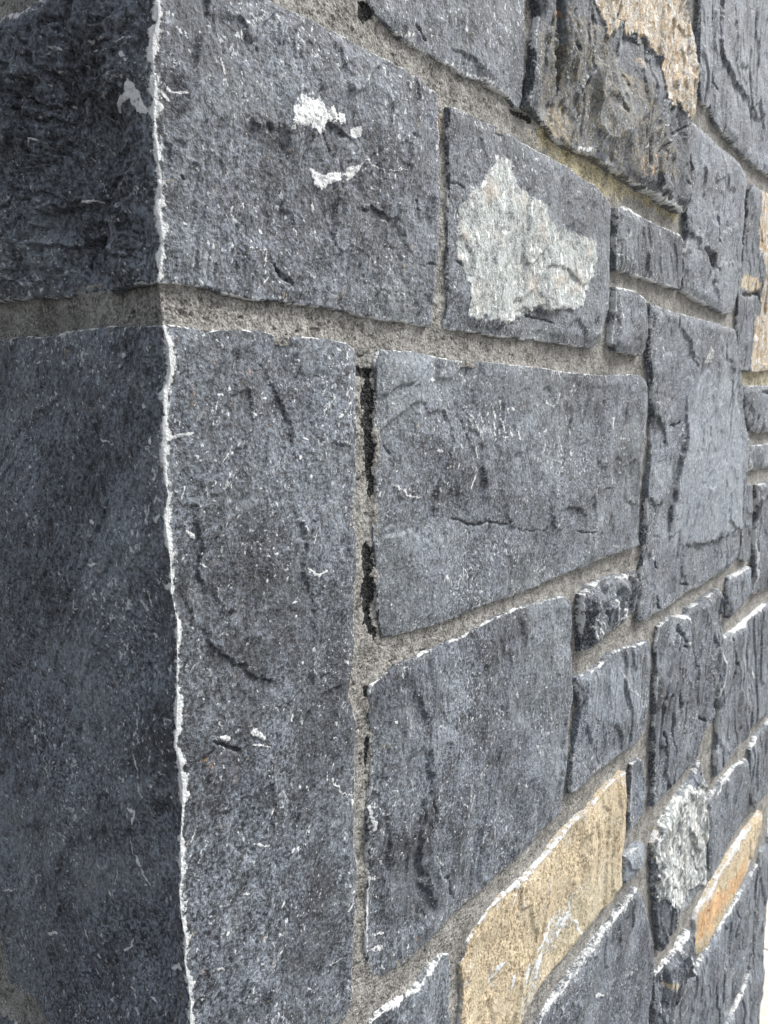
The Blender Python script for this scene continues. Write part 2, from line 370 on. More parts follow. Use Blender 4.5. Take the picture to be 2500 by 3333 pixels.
   ('W', [2515, 283, 2562, 324, 2634, 287, 2563, 271], 0.8),
   ('w', [2613, -273, 2674, -282], 2, 0.8),
   ('w', [2717, -1332, 2820, -1378], 3, 0.55),
   ('w', [2495, -1131, 2568, -1169], 2, 0.4),
   ('w', [1910, 56, 1920, 50], 1.3, 0.9),
   ('w', [2070, -405, 2091, -412], 1.3, 0.9),
   ('w', [2011, 100, 2073, 94], 1.8, 0.5),
   ('w', [1827, -270, 1886, -346], 1, 0.7),
   ('w', [3522, -605, 3599, -641, 3541, -789], 1, 0.7),
   ('w', [2780, 467, 2756, 385], 0.8, 0.7),
   ('w', [4534, 142, 4686, 94, 4855, 232], 1, 0.9),
   ('w', [6316, -7, 6326, -144], 3, 1),
   ('w', [6422, -703, 6429, -804], 2, 0.8),
   ('w', [5736, 206, 5784, 179], 2, 0.7),
   ('w', [4981, -302, 5022, -312], 2, 0.8),
   ('w', [5010, -478, 5052, -488], 2.5, 0.8),
   ('w', [4938, 165, 4962, 80], 1.5, 0.7),
   ('w', [3814, 86, 3847, 56], 2, 0.8),
   ('w', [5465, -572, 5492, -647], 1.2, 0.7),
   ('w', [4843, -1204, 4999, -1061], 1, 0.6),
   ('c', [2894, -859, 3250, -956, 3454, -948, 3829, -1012], 1.6, 1.6),
   ('c', [2264, -1058, 2309, -1224], 0.9, 0.8),
   ('c', [1927, -212, 2029, -290], 1.2, 1),
   ('c', [1931, 165, 1949, -53], 1, 0.7),
   ('s', [5680, -1112, 5267, -961, 4934, -1001], 3),
   ('c', [5416, -1262, 5836, -1325], 1.5, 1.3),
   ('s', [6460, -856, 6247, -811, 5903, -883], 2.5),
   ('s', [7287, -540, 6711, -597], 2),
   ('s', [7344, -1149, 6857, -1000], 2),
   ('c', [3529, -979, 3845, -1022, 4115, -1101, 4704, -1170], 1.2, 0.8),
   ('s', [3455, -994, 3419, -658, 3017, -61, 2755, 439], 1.2),
   ('w', [1809, -149, 1843, -663], 1.5, 0.5),
  ]),
 dict(name='wall_stone', label='tall stone right of the long vertical joint with a long ridge running down its face',
  outline=[1745, -1991, 2033, -1912, 2536, -1912, 3049, -1917, 3548, -1864, 4034, -1865, 4582, -1896, 5103, -1938, 5282, -2020, 5321, -2292, 5309, -2532, 5433, -3137, 5332, -3403, 5317, -3888, 5261, -4087, 5190, -4436, 5015, -4460, 4688, -4470, 4115, -4488, 3605, -4468, 3373, -4486, 2928, -4450, 2766, -4474, 2529, -4500, 2282, -4509, 2045, -4472, 1826, -4412, 1709, -4380, 1691, -4329, 1672, -3969, 1677, -3560, 1692, -3298, 1667, -2951, 1728, -2778, 1754, -2522, 1716, -2249, 1726, -2057], tone=0.98, rough=1, kind='slate', edge=1, crust=None, craggy=0, lift=0,
  marks=[
   ('s', [2657, -4291, 2476, -3935, 2414, -3516, 2426, -3110], 3),
   ('s', [2525, -3209, 2512, -3026, 2402, -2652], 3),
   ('s', [2425, -2546, 2401, -2367, 2284, -2151], 2.5),
   ('c', [2550, -3219, 2601, -3496], 1.5, 1.3),
   ('c', [2815, -4059, 2900, -4309], 1.8, 1.8),
   ('c', [2452, -4165, 2502, -4284], 1.5, 1.2),
   ('s', [2657, -4291, 2578, -4063, 2526, -3839], 2),
   ('w', [3289, -3310, 3379, -3279, 3471, -3264], 2, 0.7),
   ('w', [1723, -2407, 1718, -2497], 2.4, 1),
   ('w', [1746, -2520, 1750, -2680], 0.9, 1),
   ('w', [1697, -2924, 1706, -3008, 1755, -3123], 2.2, 1),
   ('w', [1683, -3185, 1700, -3463], 1.3, 0.9),
   ('w', [1700, -3476, 1682, -4113], 2.2, 0.8),
   ('w', [1815, -3409, 1899, -3505], 1.5, 0.6),
   ('w', [1749, -3679, 1832, -3736], 2, 0.5),
   ('w', [1766, -4022, 1915, -4092], 2, 0.7),
   ('w', [1703, -4111, 1914, -4220], 2, 0.6),
   ('w', [1827, -4283, 1913, -4392], 1.5, 0.6),
   ('w', [1730, -3519, 1792, -3563], 2, 0.6),
   ('w', [2209, -4421, 2244, -4382], 1.3, 1),
   ('w', [2631, -4386, 2657, -4401], 1.3, 0.8),
   ('w', [2119, -3511, 2142, -3508], 1.6, 0.8),
   ('w', [2119, -3676, 2130, -3682], 1.4, 0.8),
   ('w', [3204, -3534, 3232, -3449], 1, 0.9),
   ('w', [3147, -3639, 3161, -3564], 1, 0.8),
   ('w', [4081, -2709, 4119, -2806], 1.3, 0.8),
   ('w', [2015, -2357, 2037, -2378], 2, 0.9),
   ('w', [1925, -2875, 2012, -2909], 1.3, 0.8),
   ('w', [2488, -3535, 2513, -3591], 1.5, 0.8),
   ('w', [2654, -3778, 2747, -3916], 1.3, 0.7),
   ('w', [3027, -4383, 3158, -4444], 0.8, 0.5),
   ('s', [1759, -2789, 1965, -3285, 1939, -3835], 1.3),
   ('s', [1837, -3309, 2051, -3579], 1),
   ('w', [2005, -3848, 2039, -3865], 2, 0.8),
  ]),
 dict(name='wall_stone', label='small crumpled dark stone with bright white folds',
  outline=[5553, -1993, 5880, -1936, 6386, -1940, 6941, -1988, 7342, -2020, 7425, -2178, 7376, -2397, 7258, -2589, 6712, -2647, 6178, -2655, 5785, -2675, 5593, -2672, 5542, -2244], tone=0.85, rough=2.2, kind='slate', edge=1.5, crust=None, craggy=0, lift=0,
  marks=[
   ('c', [5898, -2276, 6118, -2586], 5, 5),
   ('c', [6301, -2254, 6376, -2560], 5, 5),
   ('c', [6843, -2186, 6754, -2492], 5, 5),
   ('w', [5928, -1982, 6196, -2234], 3, 1),
   ('w', [6504, -2126, 6632, -2360, 6490, -2649], 2.2, 1),
   ('w', [6847, -2230, 6985, -2496, 6660, -2708], 2, 0.9),
   ('w', [5706, -2276, 5914, -2520], 3, 0.7),
   ('w', [6602, -1975, 7245, -2059], 4, 0.6),
   ('w', [5617, -2355, 5773, -2587], 2.5, 0.6),
   ('w', [6159, -2431, 6227, -2673], 2, 0.7),
  ]),
 dict(name='wall_stone', label='stone with a frosted pale patch below the small crumpled stone',
  outline=[5465, -2950, 5894, -2989, 6259, -2989, 6663, -2946, 7004, -2976, 7542, -3051, 7935, -3091, 8063, -3232, 8064, -3615, 8036, -3962, 8045, -4177, 7982, -4428, 7461, -4456, 6852, -4403, 6298, -4379, 5837, -4371, 5424, -4340, 5433, -4031, 5557, -3674, 5634, -3358, 5533, -3111], tone=1.15, rough=1, kind='slate', edge=1, crust=None, craggy=0, lift=0,
  marks=[
   ('F', [5717, -2997, 6669, -3015, 7568, -3198, 7778, -4129, 6529, -3857, 5838, -3518], 0.8),
   ('w', [6883, -3205, 7230, -3615, 7733, -3843], 3, 0.5),
   ('w', [7174, -2978, 7397, -3058], 3, 0.6),
   ('s', [7036, -3402, 7252, -3863], 2),
  ]),
 dict(name='wall_stone', label='long grooved stone with vertical ridges reaching down to the white crystalline stone',
  outline=[8392, -3138, 8416, -2999, 8983, -2962, 9663, -3069, 9748, -2992, 10504, -2997, 11065, -2970, 11372, -2971, 11612, -3102, 11698, -3614, 11803, -3992, 11765, -4249, 11574, -4562, 11381, -4953, 11317, -5289, 10863, -5403, 10744, -5715, 10681, -5780, 9855, -5743, 9015, -5693, 8345, -5694, 8408, -5405, 8351, -4869, 8310, -4477, 8284, -4104, 8375, -3718, 8333, -3206], tone=0.92, rough=1.5, kind='slate', edge=1, crust=None, craggy=0, lift=0,
  marks=[
   ('c', [9191, -3155, 9318, -3412, 9535, -3587], 8, 5),
   ('w', [9375, -3487, 9831, -3547], 3, 0.9),
   ('w', [9074, -2965, 9670, -3103, 9789, -3238], 4, 0.8),
   ('s', [8447, -4082, 8895, -4155, 9417, -4197], 3),
   ('c', [9275, -4219, 9367, -4575], 5, 4),
   ('c', [8732, -4695, 8853, -4964], 5, 4),
   ('c', [9025, -4484, 9151, -5147], 4, 3),
   ('c', [10402, -4981, 10824, -5166], 4, 4),
   ('s', [9989, -3568, 10113, -4084, 10553, -4876], 3),
   ('c', [10887, -5588, 10976, -5796], 6, 4),
   ('w', [8831, -3225, 9037, -3422], 2, 0.5),
  ]),
 dict(name='wall_stone', label='small pale block between the two rising joints near the right edge',
  outline=[12202, -2913, 12918, -2920, 13772, -2939, 13810, -3367, 13746, -3548, 13203, -3659, 12298, -3689, 12207, -3537, 12145, -3074], tone=1.25, rough=1, kind='slate', edge=1, crust=None, craggy=0, lift=0,
  marks=[
   ('w', [12213, -2922, 13770, -2947], 4, 0.6),
  ]),
 dict(name='wall_stone', label='large slab at the right edge with a ragged bright white upper edge',
  outline=[11925, -3980, 12923, -4036, 14077, -4029, 15381, -4014, 17450, -4259, 17429, -6707, 16345, -6790, 15543, -6659, 14615, -6586, 13786, -6632, 12674, -6666, 11932, -6617, 11880, -6301, 11924, -5945, 11909, -5476, 11801, -5078, 11856, -4546, 11877, -4186], tone=1.15, rough=1, kind='slate', edge=1, crust=None, craggy=0, lift=0,
  marks=[
   ('w', [11987, -3925, 12910, -4020, 14075, -4014, 15394, -4007], 7, 0.75),
   ('c', [12498, -4115, 12973, -4744, 12760, -5167, 12608, -5506], 6, 5),
   ('w', [11885, -4100, 12036, -4593, 11789, -5072], 3, 0.8),
   ('w', [14504, -5245, 14644, -5493], 4, 0.9),
  ]),
 dict(name='wall_stone', label='stone at the right edge below the slab with the ragged white edge',
  outline=[14627, -7033, 15140, -6948, 15972, -6940, 17426, -7128, 17412, -8796, 16830, -8816, 16013, -8736, 15169, -8676, 14845, -7943], tone=1.1, rough=1, kind='slate', edge=1, crust=None, craggy=0, lift=0,
  marks=[
   ('w', [15228, -6950, 14716, -7059], 5, 0.8),
   ('F', [14627, -7033, 16392, -6989, 16527, -7553, 15023, -7591], 0.4),
  ]),
 dict(name='wall_stone', label='large golden tan stone with a coarse grain and white splashes',
  outline=[7174, -4717, 6592, -4699, 6064, -4749, 5336, -4729, 4701, -4773, 4124, -4775, 3612, -4757, 3535, -4796, 3283, -4847, 3167, -4865, 3109, -4998, 3045, -5046, 3080, -5269, 3029, -5573, 3067, -6496, 3411, -6627, 4252, -6440, 4369, -6385, 4765, -6323, 5419, -6302, 6168, -6336, 6836, -6392, 7187, -6357, 7192, -5997, 7290, -5679, 7192, -4927], tone=1.0, rough=1, kind='tan', edge=1, crust=None, craggy=0, lift=0,
  marks=[
   ('T', [2106, -2520, 9379, -4983, 10421, -13402, 2086, -6314], 1.6),
   ('w', [6006, -4715, 5475, -4740, 4699, -4784, 4127, -4785, 3612, -4768], 4, 0.62),  # top side catching the sky, its lightness painted as a stroke
   ('w', [5484, -5766, 5397, -5866, 5177, -5994], 4, 0.9),
   ('w', [5303, -5815, 5170, -5845], 6, 0.8),
   ('w', [5541, -5945, 5828, -6300], 4, 0.7),
   ('w', [5072, -5648, 4865, -5776, 4539, -5787], 6, 1),
   ('w', [4856, -5571, 4694, -5640], 4, 1),
   ('w', [4704, -5883, 4629, -6037, 4551, -6089], 8, 1),
   ('w', [4345, -5789, 4237, -5953], 5, 1),
   ('w', [4010, -5700, 3960, -5818], 4, 1),
   ('w', [6100, -5363, 6058, -5519], 3, 0.8),
   ('w', [4129, -4841, 4025, -4952], 4, 0.9),
   ('w', [5960, -6396, 5568, -6433, 5019, -6377], 6, 0.7),
   ('W', [4503, -5863, 4704, -5883, 4633, -6160, 4511, -6084], 0.8),
   ('w', [4386, -5851, 4237, -5953], 4, 0.9),
   ('W', [5295, -5665, 4865, -5776, 4749, -5990, 5090, -6027, 5354, -5927, 5642, -6043], 0.6),
   ('W', [4747, -5949, 4468, -5979, 4245, -6189, 4062, -6241, 4366, -6384, 4759, -6237], 0.5),
   ('w', [5909, -5577, 5818, -5705], 2, 0.7),
   ('w', [6392, -5772, 6238, -5875], 3, 0.6),
   ('w', [5522, -5596, 5484, -5766], 3, 0.7),
   ('w', [3829, -5480, 3728, -5492], 3, 0.8),
   ('w', [4012, -5738, 3943, -5826], 3, 0.7),
   ('W', [4998, -5913, 5131, -5968, 5231, -6192, 5095, -6133], 0.3),
   ('w', [3883, -5494, 3581, -5563], 2.5, 0.8),
   ('w', [4031, -5731, 3926, -5797], 2.5, 0.8),
   ('w', [4252, -5771, 4257, -5927], 3, 0.8),
   ('w', [3193, -4813, 3376, -4813], 4, 0.8),
   ('C', [7158, -5980, 7193, -6408, 4763, -6320, 4254, -6466, 3651, -6537, 3447, -6209, 4539, -5787, 5615, -5558, 6389, -5725], 0.8),
  ]),
 dict(name='wall_stone', label='dark stone at the foot of the long vertical joint, left of the golden tan stone',
  outline=[2849, -4803, 2684, -4723, 2478, -4740, 2282, -4783, 1932, -4709, 1693, -4722, 1393, -4741, 1420, -5274, 2825, -6309, 2871, -5513, 2876, -4975], tone=1.1, rough=1, kind='slate', edge=1, crust=None, craggy=0, lift=0,
  marks=[
   ('w', [2712, -4748, 2503, -4765, 2280, -4797, 1932, -4724, 1780, -4726], 4, 0.75),
   ('c', [2378, -4720, 2256, -4721], 3, 2),
  ]),
 dict(name='wall_stone', label='slim dark upright sliver beside the top corner of the golden tan stone',
  outline=[7486, -4737, 7750, -4736, 7975, -4867, 8026, -5255, 7960, -5617, 7646, -5707, 7452, -5671, 7452, -5269], tone=1.1, rough=1, kind='slate', edge=1, crust=None, craggy=0, lift=0,
  marks=[
   ('w', [7489, -4753, 7506, -5655], 3, 0.6),
  ]),
 dict(name='wall_stone', label='small pale triangular stone at the lower right of the golden tan stone',
  outline=[7281, -5973, 7940, -6070, 8117, -6169, 8101, -6404, 7714, -6437, 7304, -6384], tone=1.5, rough=1, kind='slate', edge=1, crust=None, craggy=0, lift=0,
  marks=[
   ('F', [6745, -5345, 8642, -6184, 8756, -7233, 6814, -6236], 0.6),
  ]),
 dict(name='wall_stone', label='dark slate slab with a light sloping top edge under the golden tan stone',
  outline=[7799, -6695, 7215, -6690, 6458, -6658, 5674, -6654, 5119, -6673, 4696, -6705, 3414, -6831, 3419, -7106, 8614, -11321, 8600, -9361, 8635, -9025, 8708, -8507, 8661, -8064, 8340, -7477, 8021, -6904], tone=1.0, rough=1, kind='slate', edge=1, crust=None, craggy=0, lift=0,
  marks=[
   ('w', [7715, -6722, 6460, -6684, 5675, -6670, 4697, -6729], 6, 0.5),  # sky light on the sloping top side, painted in as a pale stroke
   ('c', [7359, -6889, 7113, -6926], 3, 3),
   ('c', [7134, -7184, 7025, -7341], 2, 2),
   ('w', [6286, -7390, 6512, -7486], 3, 0.8),
  ]),
 dict(name='wall_stone', label='stone covered in bright white crystals tapering to a dark point',
  outline=[10804, -5874, 11075, -6329, 11286, -7476, 11375, -8452, 10679, -8439, 9742, -8303, 8997, -8383, 8888, -8055, 8688, -7390, 8525, -6902, 8480, -6346, 8906, -6136, 9638, -6055, 10349, -6049], tone=0.95, rough=1.6, kind='slate', edge=1, crust='bright white crystalline crust filling the middle of the stone', craggy=0, lift=0,
  marks=[
   ('X', [8784, -6110, 9537, -5986, 10861, -6245, 11250, -7146, 11442, -8418, 10643, -8172, 10088, -8249, 9251, -7773, 8672, -7192, 8469, -6474], 1.3),
   ('T', [8441, -6066, 8750, -6149, 8722, -6593, 8499, -6621], 0.7),
   ('w', [10823, -5989, 11079, -7384], 3, 0.8),
   ('w', [9424, -7836, 9490, -8395], 2, 0.5),
  ]),
 dict(name='wall_stone', label='smooth dark grey stone between the white crystalline stone and the orange sliver',
  outline=[11368, -6864, 12375, -6855, 13530, -6983, 14381, -7149, 14574, -7830, 14576, -8502, 13545, -8492, 12665, -8547, 11754, -8589, 11560, -7599], tone=1.0, rough=1, kind='slate', edge=1, crust=None, craggy=0, lift=0,
  marks=[
   ('w', [13927, -6995, 12490, -6873, 11928, -6981], 6, 0.6),
  ]),
 dict(name='wall_stone', label='long leaning orange sliver with ragged white edges',
  outline=[16110, -9030, 15101, -8898, 14219, -8843, 13260, -8784, 12330, -8784, 11686, -8804, 11126, -8852, 10989, -8949, 11080, -9189, 10960, -9400, 11136, -9712, 11379, -9794, 12105, -9902, 12881, -9947, 13646, -9974, 14419, -9864, 15305, -9867, 15924, -9712, 16153, -9356], tone=1.0, rough=1, kind='tan', edge=1.5, crust=None, craggy=0, lift=0,
  marks=[
   ('T', [7985, -4967, 20982, -9813, 23837, -19235, 8389, -9050], 1.6),
   ('O', [14476, -9247, 13920, -9354, 12993, -9317, 11679, -8803, 11135, -8897, 11034, -9443, 11762, -9765, 12330, -9583, 13608, -9801, 14421, -9820, 14604, -9463], 1),
   ('w', [15114, -8952, 13279, -8834, 12276, -8833, 11065, -8821], 8, 0.62),
   ('w', [15089, -9693, 13790, -9939, 12178, -9901], 6, 0.6),
  ]),
 dict(name='wall_stone', label='broken rubble chunk with white ridges below the white crystalline stone',
  outline=[8856, -8691, 9698, -8870, 10450, -8842, 10770, -8963, 10871, -9692, 10321, -9720, 10005, -9774, 9736, -10124, 9615, -10871, 8762, -10250, 8751, -9463, 8754, -8945], tone=0.85, rough=2.2, kind='slate', edge=1, crust=None, craggy=0, lift=0,
  marks=[
   ('w', [8858, -8698, 9693, -8843, 10662, -8861], 4, 0.65),
   ('w', [10247, -9079, 10404, -9444, 10552, -9717], 4, 0.7),
   ('T', [9221, -9022, 9754, -9353, 9713, -9432, 9233, -9132], 1),
   ('c', [8966, -8847, 8986, -9027], 8, 6),
   ('c', [9458, -9394, 9290, -9631], 8, 6),
   ('w', [9897, -9672, 9855, -10182], 5, 0.6),
   ('w', [8855, -9094, 9003, -9611], 5, 0.6),
   ('c', [10780, -9296, 10394, -9365], 5, 5),
  ]),
 dict(name='wall_stone', label='broad flecked slate below the orange sliver',
  outline=[16056, -10309, 15393, -10284, 14488, -10218, 13496, -10092, 12763, -10052, 12068, -10064, 11229, -9961, 10621, -9860, 10281, -9811, 10087, -9895, 9857, -10182, 9717, -11059, 13064, -13518, 13540, -12679, 14148, -12716, 14939, -12520, 15672, -12601, 15837, -11967, 16003, -11328, 16137, -10676], tone=1.15, rough=1, kind='slate', edge=1, crust=None, craggy=0, lift=0,
  marks=[
   ('w', [14499, -10217, 12756, -10041, 11228, -9957], 3.5, 0.7),
   ('w', [13236, -11143, 13346, -11339], 4, 0.7),
   ('c', [14036, -10397, 14339, -10695], 3, 3),
  ]),
 dict(name='wall_stone', label='last stone at the lower right, at the end of the wall beside the bright pavement',
  outline=[16435, -10183, 17190, -10322, 17401, -10178, 17349, -16493, 13441, -13652, 13905, -12924, 14410, -13005, 14918, -12978, 15463, -13012, 15906, -12867, 16070, -12347, 16118, -11150, 16284, -10634], tone=1.15, rough=1, kind='slate', edge=1, crust=None, craggy=0, lift=0,
  marks=[
   ('w', [15503, -13037, 14188, -12971], 3, 0.7),
   ('w', [16013, -12315, 15833, -12824], 3, 0.5),
  ]),
 dict(name='corner_stone', label='corner stone above the large upper corner stone',
  outline=[-2000, 3050, -1300, 2800, -300, 2640, 700, 2660, 1350, 2830, 1480, 2950, 1420, 3700, 1450, 4300, -900, 4350, -1900, 4300], tone=0.95, rough=1.2, kind='slate', edge=1, crust=None, craggy=0, lift=0, marks=[]),
 dict(name='wall_stone', label='block on the shaded return face behind the upper corner stone',
  outline=[-4080, 2250, -2260, 2300, -2540, 720, -4080, 760], tone=0.95, rough=1.2, kind='slate', edge=1, crust=None, craggy=0, lift=0, marks=[]),
 dict(name='wall_stone', label='block on the shaded return face behind the top of the lower corner stone',
  outline=[-4080, 560, -2530, 520, -2800, -1500, -4060, -1450], tone=0.95, rough=1.2, kind='slate', edge=1, crust=None, craggy=0, lift=0, marks=[]),
 dict(name='wall_stone', label='block on the shaded return face behind the foot of the lower corner stone',
  outline=[-4060, -1620, -2960, -1660, -3300, -4000, -4080, -4050], tone=0.95, rough=1.2, kind='slate', edge=1, crust=None, craggy=0, lift=0, marks=[]),
 dict(name='corner_stone', label='corner stone under the tall lower corner stone',
  outline=[-2900, -4750, -1500, -4700, -100, -4450, 900, -4560, 1230, -4830, 1270, -5350, 1200, -6900, -1000, -6950, -2900, -6900], tone=0.95, rough=1.2, kind='slate', edge=1, crust=None, craggy=0, lift=0, marks=[]),
]
MORTAR_MARKS = [
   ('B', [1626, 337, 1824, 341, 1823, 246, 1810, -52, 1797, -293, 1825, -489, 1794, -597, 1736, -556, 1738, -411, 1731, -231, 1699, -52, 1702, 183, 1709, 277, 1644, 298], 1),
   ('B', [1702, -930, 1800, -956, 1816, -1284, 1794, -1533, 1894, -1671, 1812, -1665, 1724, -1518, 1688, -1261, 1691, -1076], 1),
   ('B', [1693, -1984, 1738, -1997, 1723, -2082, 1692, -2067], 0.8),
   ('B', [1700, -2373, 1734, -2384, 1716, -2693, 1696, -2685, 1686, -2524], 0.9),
   ('Y', [4390, 2745, 5065, 2727, 6032, 2752, 7090, 2775, 8743, 2768, 8681, 2668, 7105, 2622, 6056, 2437, 5160, 2475, 4505, 2535, 4223, 2610], 1),
   ('O', [2659, 2306, 2741, 2330, 2743, 2144, 2660, 2122], 0.6),
   ('Y', [12262, 835, 15595, 993, 15689, 632, 12321, 531], 0.9),
   ('B', [8851, 5060, 9185, 5179, 9251, 4452, 9026, 4362], 0.8),
   ('B', [3832, 2728, 4251, 2780, 4287, 2716, 3895, 2691], 0.8),
   ('B', [1697, 2771, 1805, 2814, 1840, 2710, 1749, 2644, 1696, 2676], 0.8),
]
ARRIS = [2685, 40, 2108, 25, 2020, 30, 1946, -2, 1887, -10, 1738, -5, 1617, -3, 1481, -11, 1359, -7, 1267, 7, 1144, 6, 1050, -10, 957, 13, 894, 11, 816, -10, 697, -23, 481, -4, 385, 24, 255, 33, 198, 24, 149, -16, 43, -11, -73, -11, -189, -27, -339, -24, -423, 0, -542, -39, -678, -18, -798, -9, -918, -8, -953, -18, -1075, 4, -1162, 19, -1215, 13, -1516, -7, -1569, 4, -1713, -8, -1849, -29, -1949, -1, -2095, 15, -2261, 1, -2448, -16, -2655, -14, -2749, -39, -2921, -27, -3036, 1, -3172, -21, -3308, -4, -3465, 13, -3569, 1, -4186, 6]
WALL_END = 1.7485
GROUND = -1.66
TOP = 1.32
LEFT_END = -0.43

# ------------------------------------------------------------------ noise
def _hash(ix, iy, seed):
    h = (ix.astype(np.int64) * 374761393 + iy.astype(np.int64) * 668265263 + seed * 974634777) & 0xffffffff
    h = ((h ^ (h >> 13)) * 1274126177) & 0xffffffff
    h = h ^ (h >> 16)
    h = (h * 2246822519) & 0xffffffff
    return h ^ (h >> 15)

_ANG = np.linspace(0, 2 * np.pi, 256, endpoint=False)
_GX, _GY = np.cos(_ANG), np.sin(_ANG)

def noise(x, y, seed=0):
    ix = np.floor(x); iy = np.floor(y)
    fx = x - ix; fy = y - iy
    ix = ix.astype(np.int64); iy = iy.astype(np.int64)
    u = fx * fx * fx * (fx * (fx * 6 - 15) + 10)
    v = fy * fy * fy * (fy * (fy * 6 - 15) + 10)
    def g(a, b):
        h = _hash(ix + a, iy + b, seed) & 255
        return _GX[h] * (fx - a) + _GY[h] * (fy - b)
    n0 = g(0, 0) * (1 - u) + g(1, 0) * u
    n1 = g(0, 1) * (1 - u) + g(1, 1) * u
    return (n0 * (1 - v) + n1 * v) * 1.5

def fbm(x, y, octs=4, seed=0, gain=0.5):
    s = np.zeros_like(x); a = 1.0; t = 0.0
    for k in range(octs):
        s += a * noise(x * 2.03 ** k + 17.3 * k, y * 2.03 ** k - 9.1 * k, seed + k * 31)
        t += a; a *= gain
    return s / t * 1.3

def sstep(a, b, x):
    t = np.clip((x - a) / (b - a), 0, 1)
    return t * t * (3 - 2 * t)

def terrace(x, w=0.16):
    f = x - np.floor(x)
    return np.floor(x) + sstep(0, w, f) - x

# ------------------------------------------------------------------ distances to traced shapes
def to_pts(flat):
    return np.array(flat, float).reshape(-1, 2) * 1e-4

def seg_dist(x, y, a, b):
    dx, dy = b[0] - a[0], b[1] - a[1]
    L2 = dx * dx + dy * dy + 1e-18
    t = np.clip(((x - a[0]) * dx + (y - a[1]) * dy) / L2, 0, 1)
    ex = x - a[0] - t * dx; ey = y - a[1] - t * dy
    return ex * ex + ey * ey, t, (dx * (y - a[1]) - dy * (x - a[0]))

def sdf(x, y, P):
    """signed distance, positive inside"""
    d2 = np.full(x.shape, 1e9); inside = np.zeros(x.shape, bool)
    n = len(P)
    for i in range(n):
        a, b = P[i], P[(i + 1) % n]
        q, t, c = seg_dist(x, y, a, b)
        d2 = np.minimum(d2, q)
        if a[1] != b[1]:
            cond = (a[1] > y) != (b[1] > y)
            xi = (b[0] - a[0]) * (y - a[1]) / (b[1] - a[1]) + a[0]
            inside ^= cond & (x < xi)
    d = np.sqrt(d2)
    return np.where(inside, d, -d)

def polyline(x, y, P):
    """distance, side (positive = left of the walk), arc position 0..1"""
    seg = np.sqrt(((P[1:] - P[:-1]) ** 2).sum(1)); cum = np.concatenate([[0], np.cumsum(seg)])
    best = np.full(x.shape, 1e9); side = np.zeros(x.shape); arc = np.zeros(x.shape)
    for i in range(len(P) - 1):
        q, t, c = seg_dist(x, y, P[i], P[i + 1])
        m = q < best
        best = np.where(m, q, best); side = np.where(m, c, side); arc = np.where(m, cum[i] + t * seg[i], arc)
    return np.sqrt(best), side, arc / max(cum[-1], 1e-9)

AR = np.array(ARRIS, float).reshape(-1, 2) * 1e-4
AR = AR[np.argsort(AR[:, 0])]
AR[1:-1, 1] = (AR[:-2, 1] + 6 * AR[1:-1, 1] + AR[2:, 1]) / 8

def place(s, z, h):
    """wall coordinates + outward height -> world xyz; the wall turns the corner at s = 0"""
    ang = sstep(-0.008, 0.008, s) * (math.pi / 2)
    nx = -np.cos(ang); ny = -np.sin(ang)
    x = np.where(s >= 0, s, 0.0); y = np.where(s < 0, -s, 0.0)
    hp = np.maximum(h, 0); hn = np.minimum(h, 0)
    sh = np.interp(z, AR[:, 0], AR[:, 1]) * np.exp(-(s / 0.010) ** 2)
    X = x + nx * hp; Y = y + ny * hp
    X = np.maximum(X, np.where(s >= 0, -hn, -hn)) if False else np.where(s >= 0, np.maximum(X, -hn), X - hn)
    Y = np.where(s >= 0, Y - hn, np.maximum(Y, -hn))
    return X + 0.8 * sh, Y - 0.6 * sh, z

# pixel pitch along the wall seen from where the photograph stands (only used to choose the mesh density)
def pitch(s):
    cx, cy = CAM_POS[0], CAM_POS[1]
    px = np.maximum(s, 0); py = np.maximum(-s, 0)
    d = np.sqrt((px - cx) ** 2 + (py - cy) ** 2)
    return d * 3.2552 / 2530.0

QUAL = 1.0
def axis_s(s0, s1, cap=.0026):
    out = [s0]
    while out[-1] < s1:
        s = out[-1]
        st = float(pitch(np.array(s)))
        if s > 0:
            dx, dy = s - CAM_POS[0], -CAM_POS[1]
            st = st * min(math.hypot(dx, dy) / abs(dy), 2.2)
        else:
            st *= 1.15
        out.append(s + min(st * QUAL, cap))
    return np.array(out)

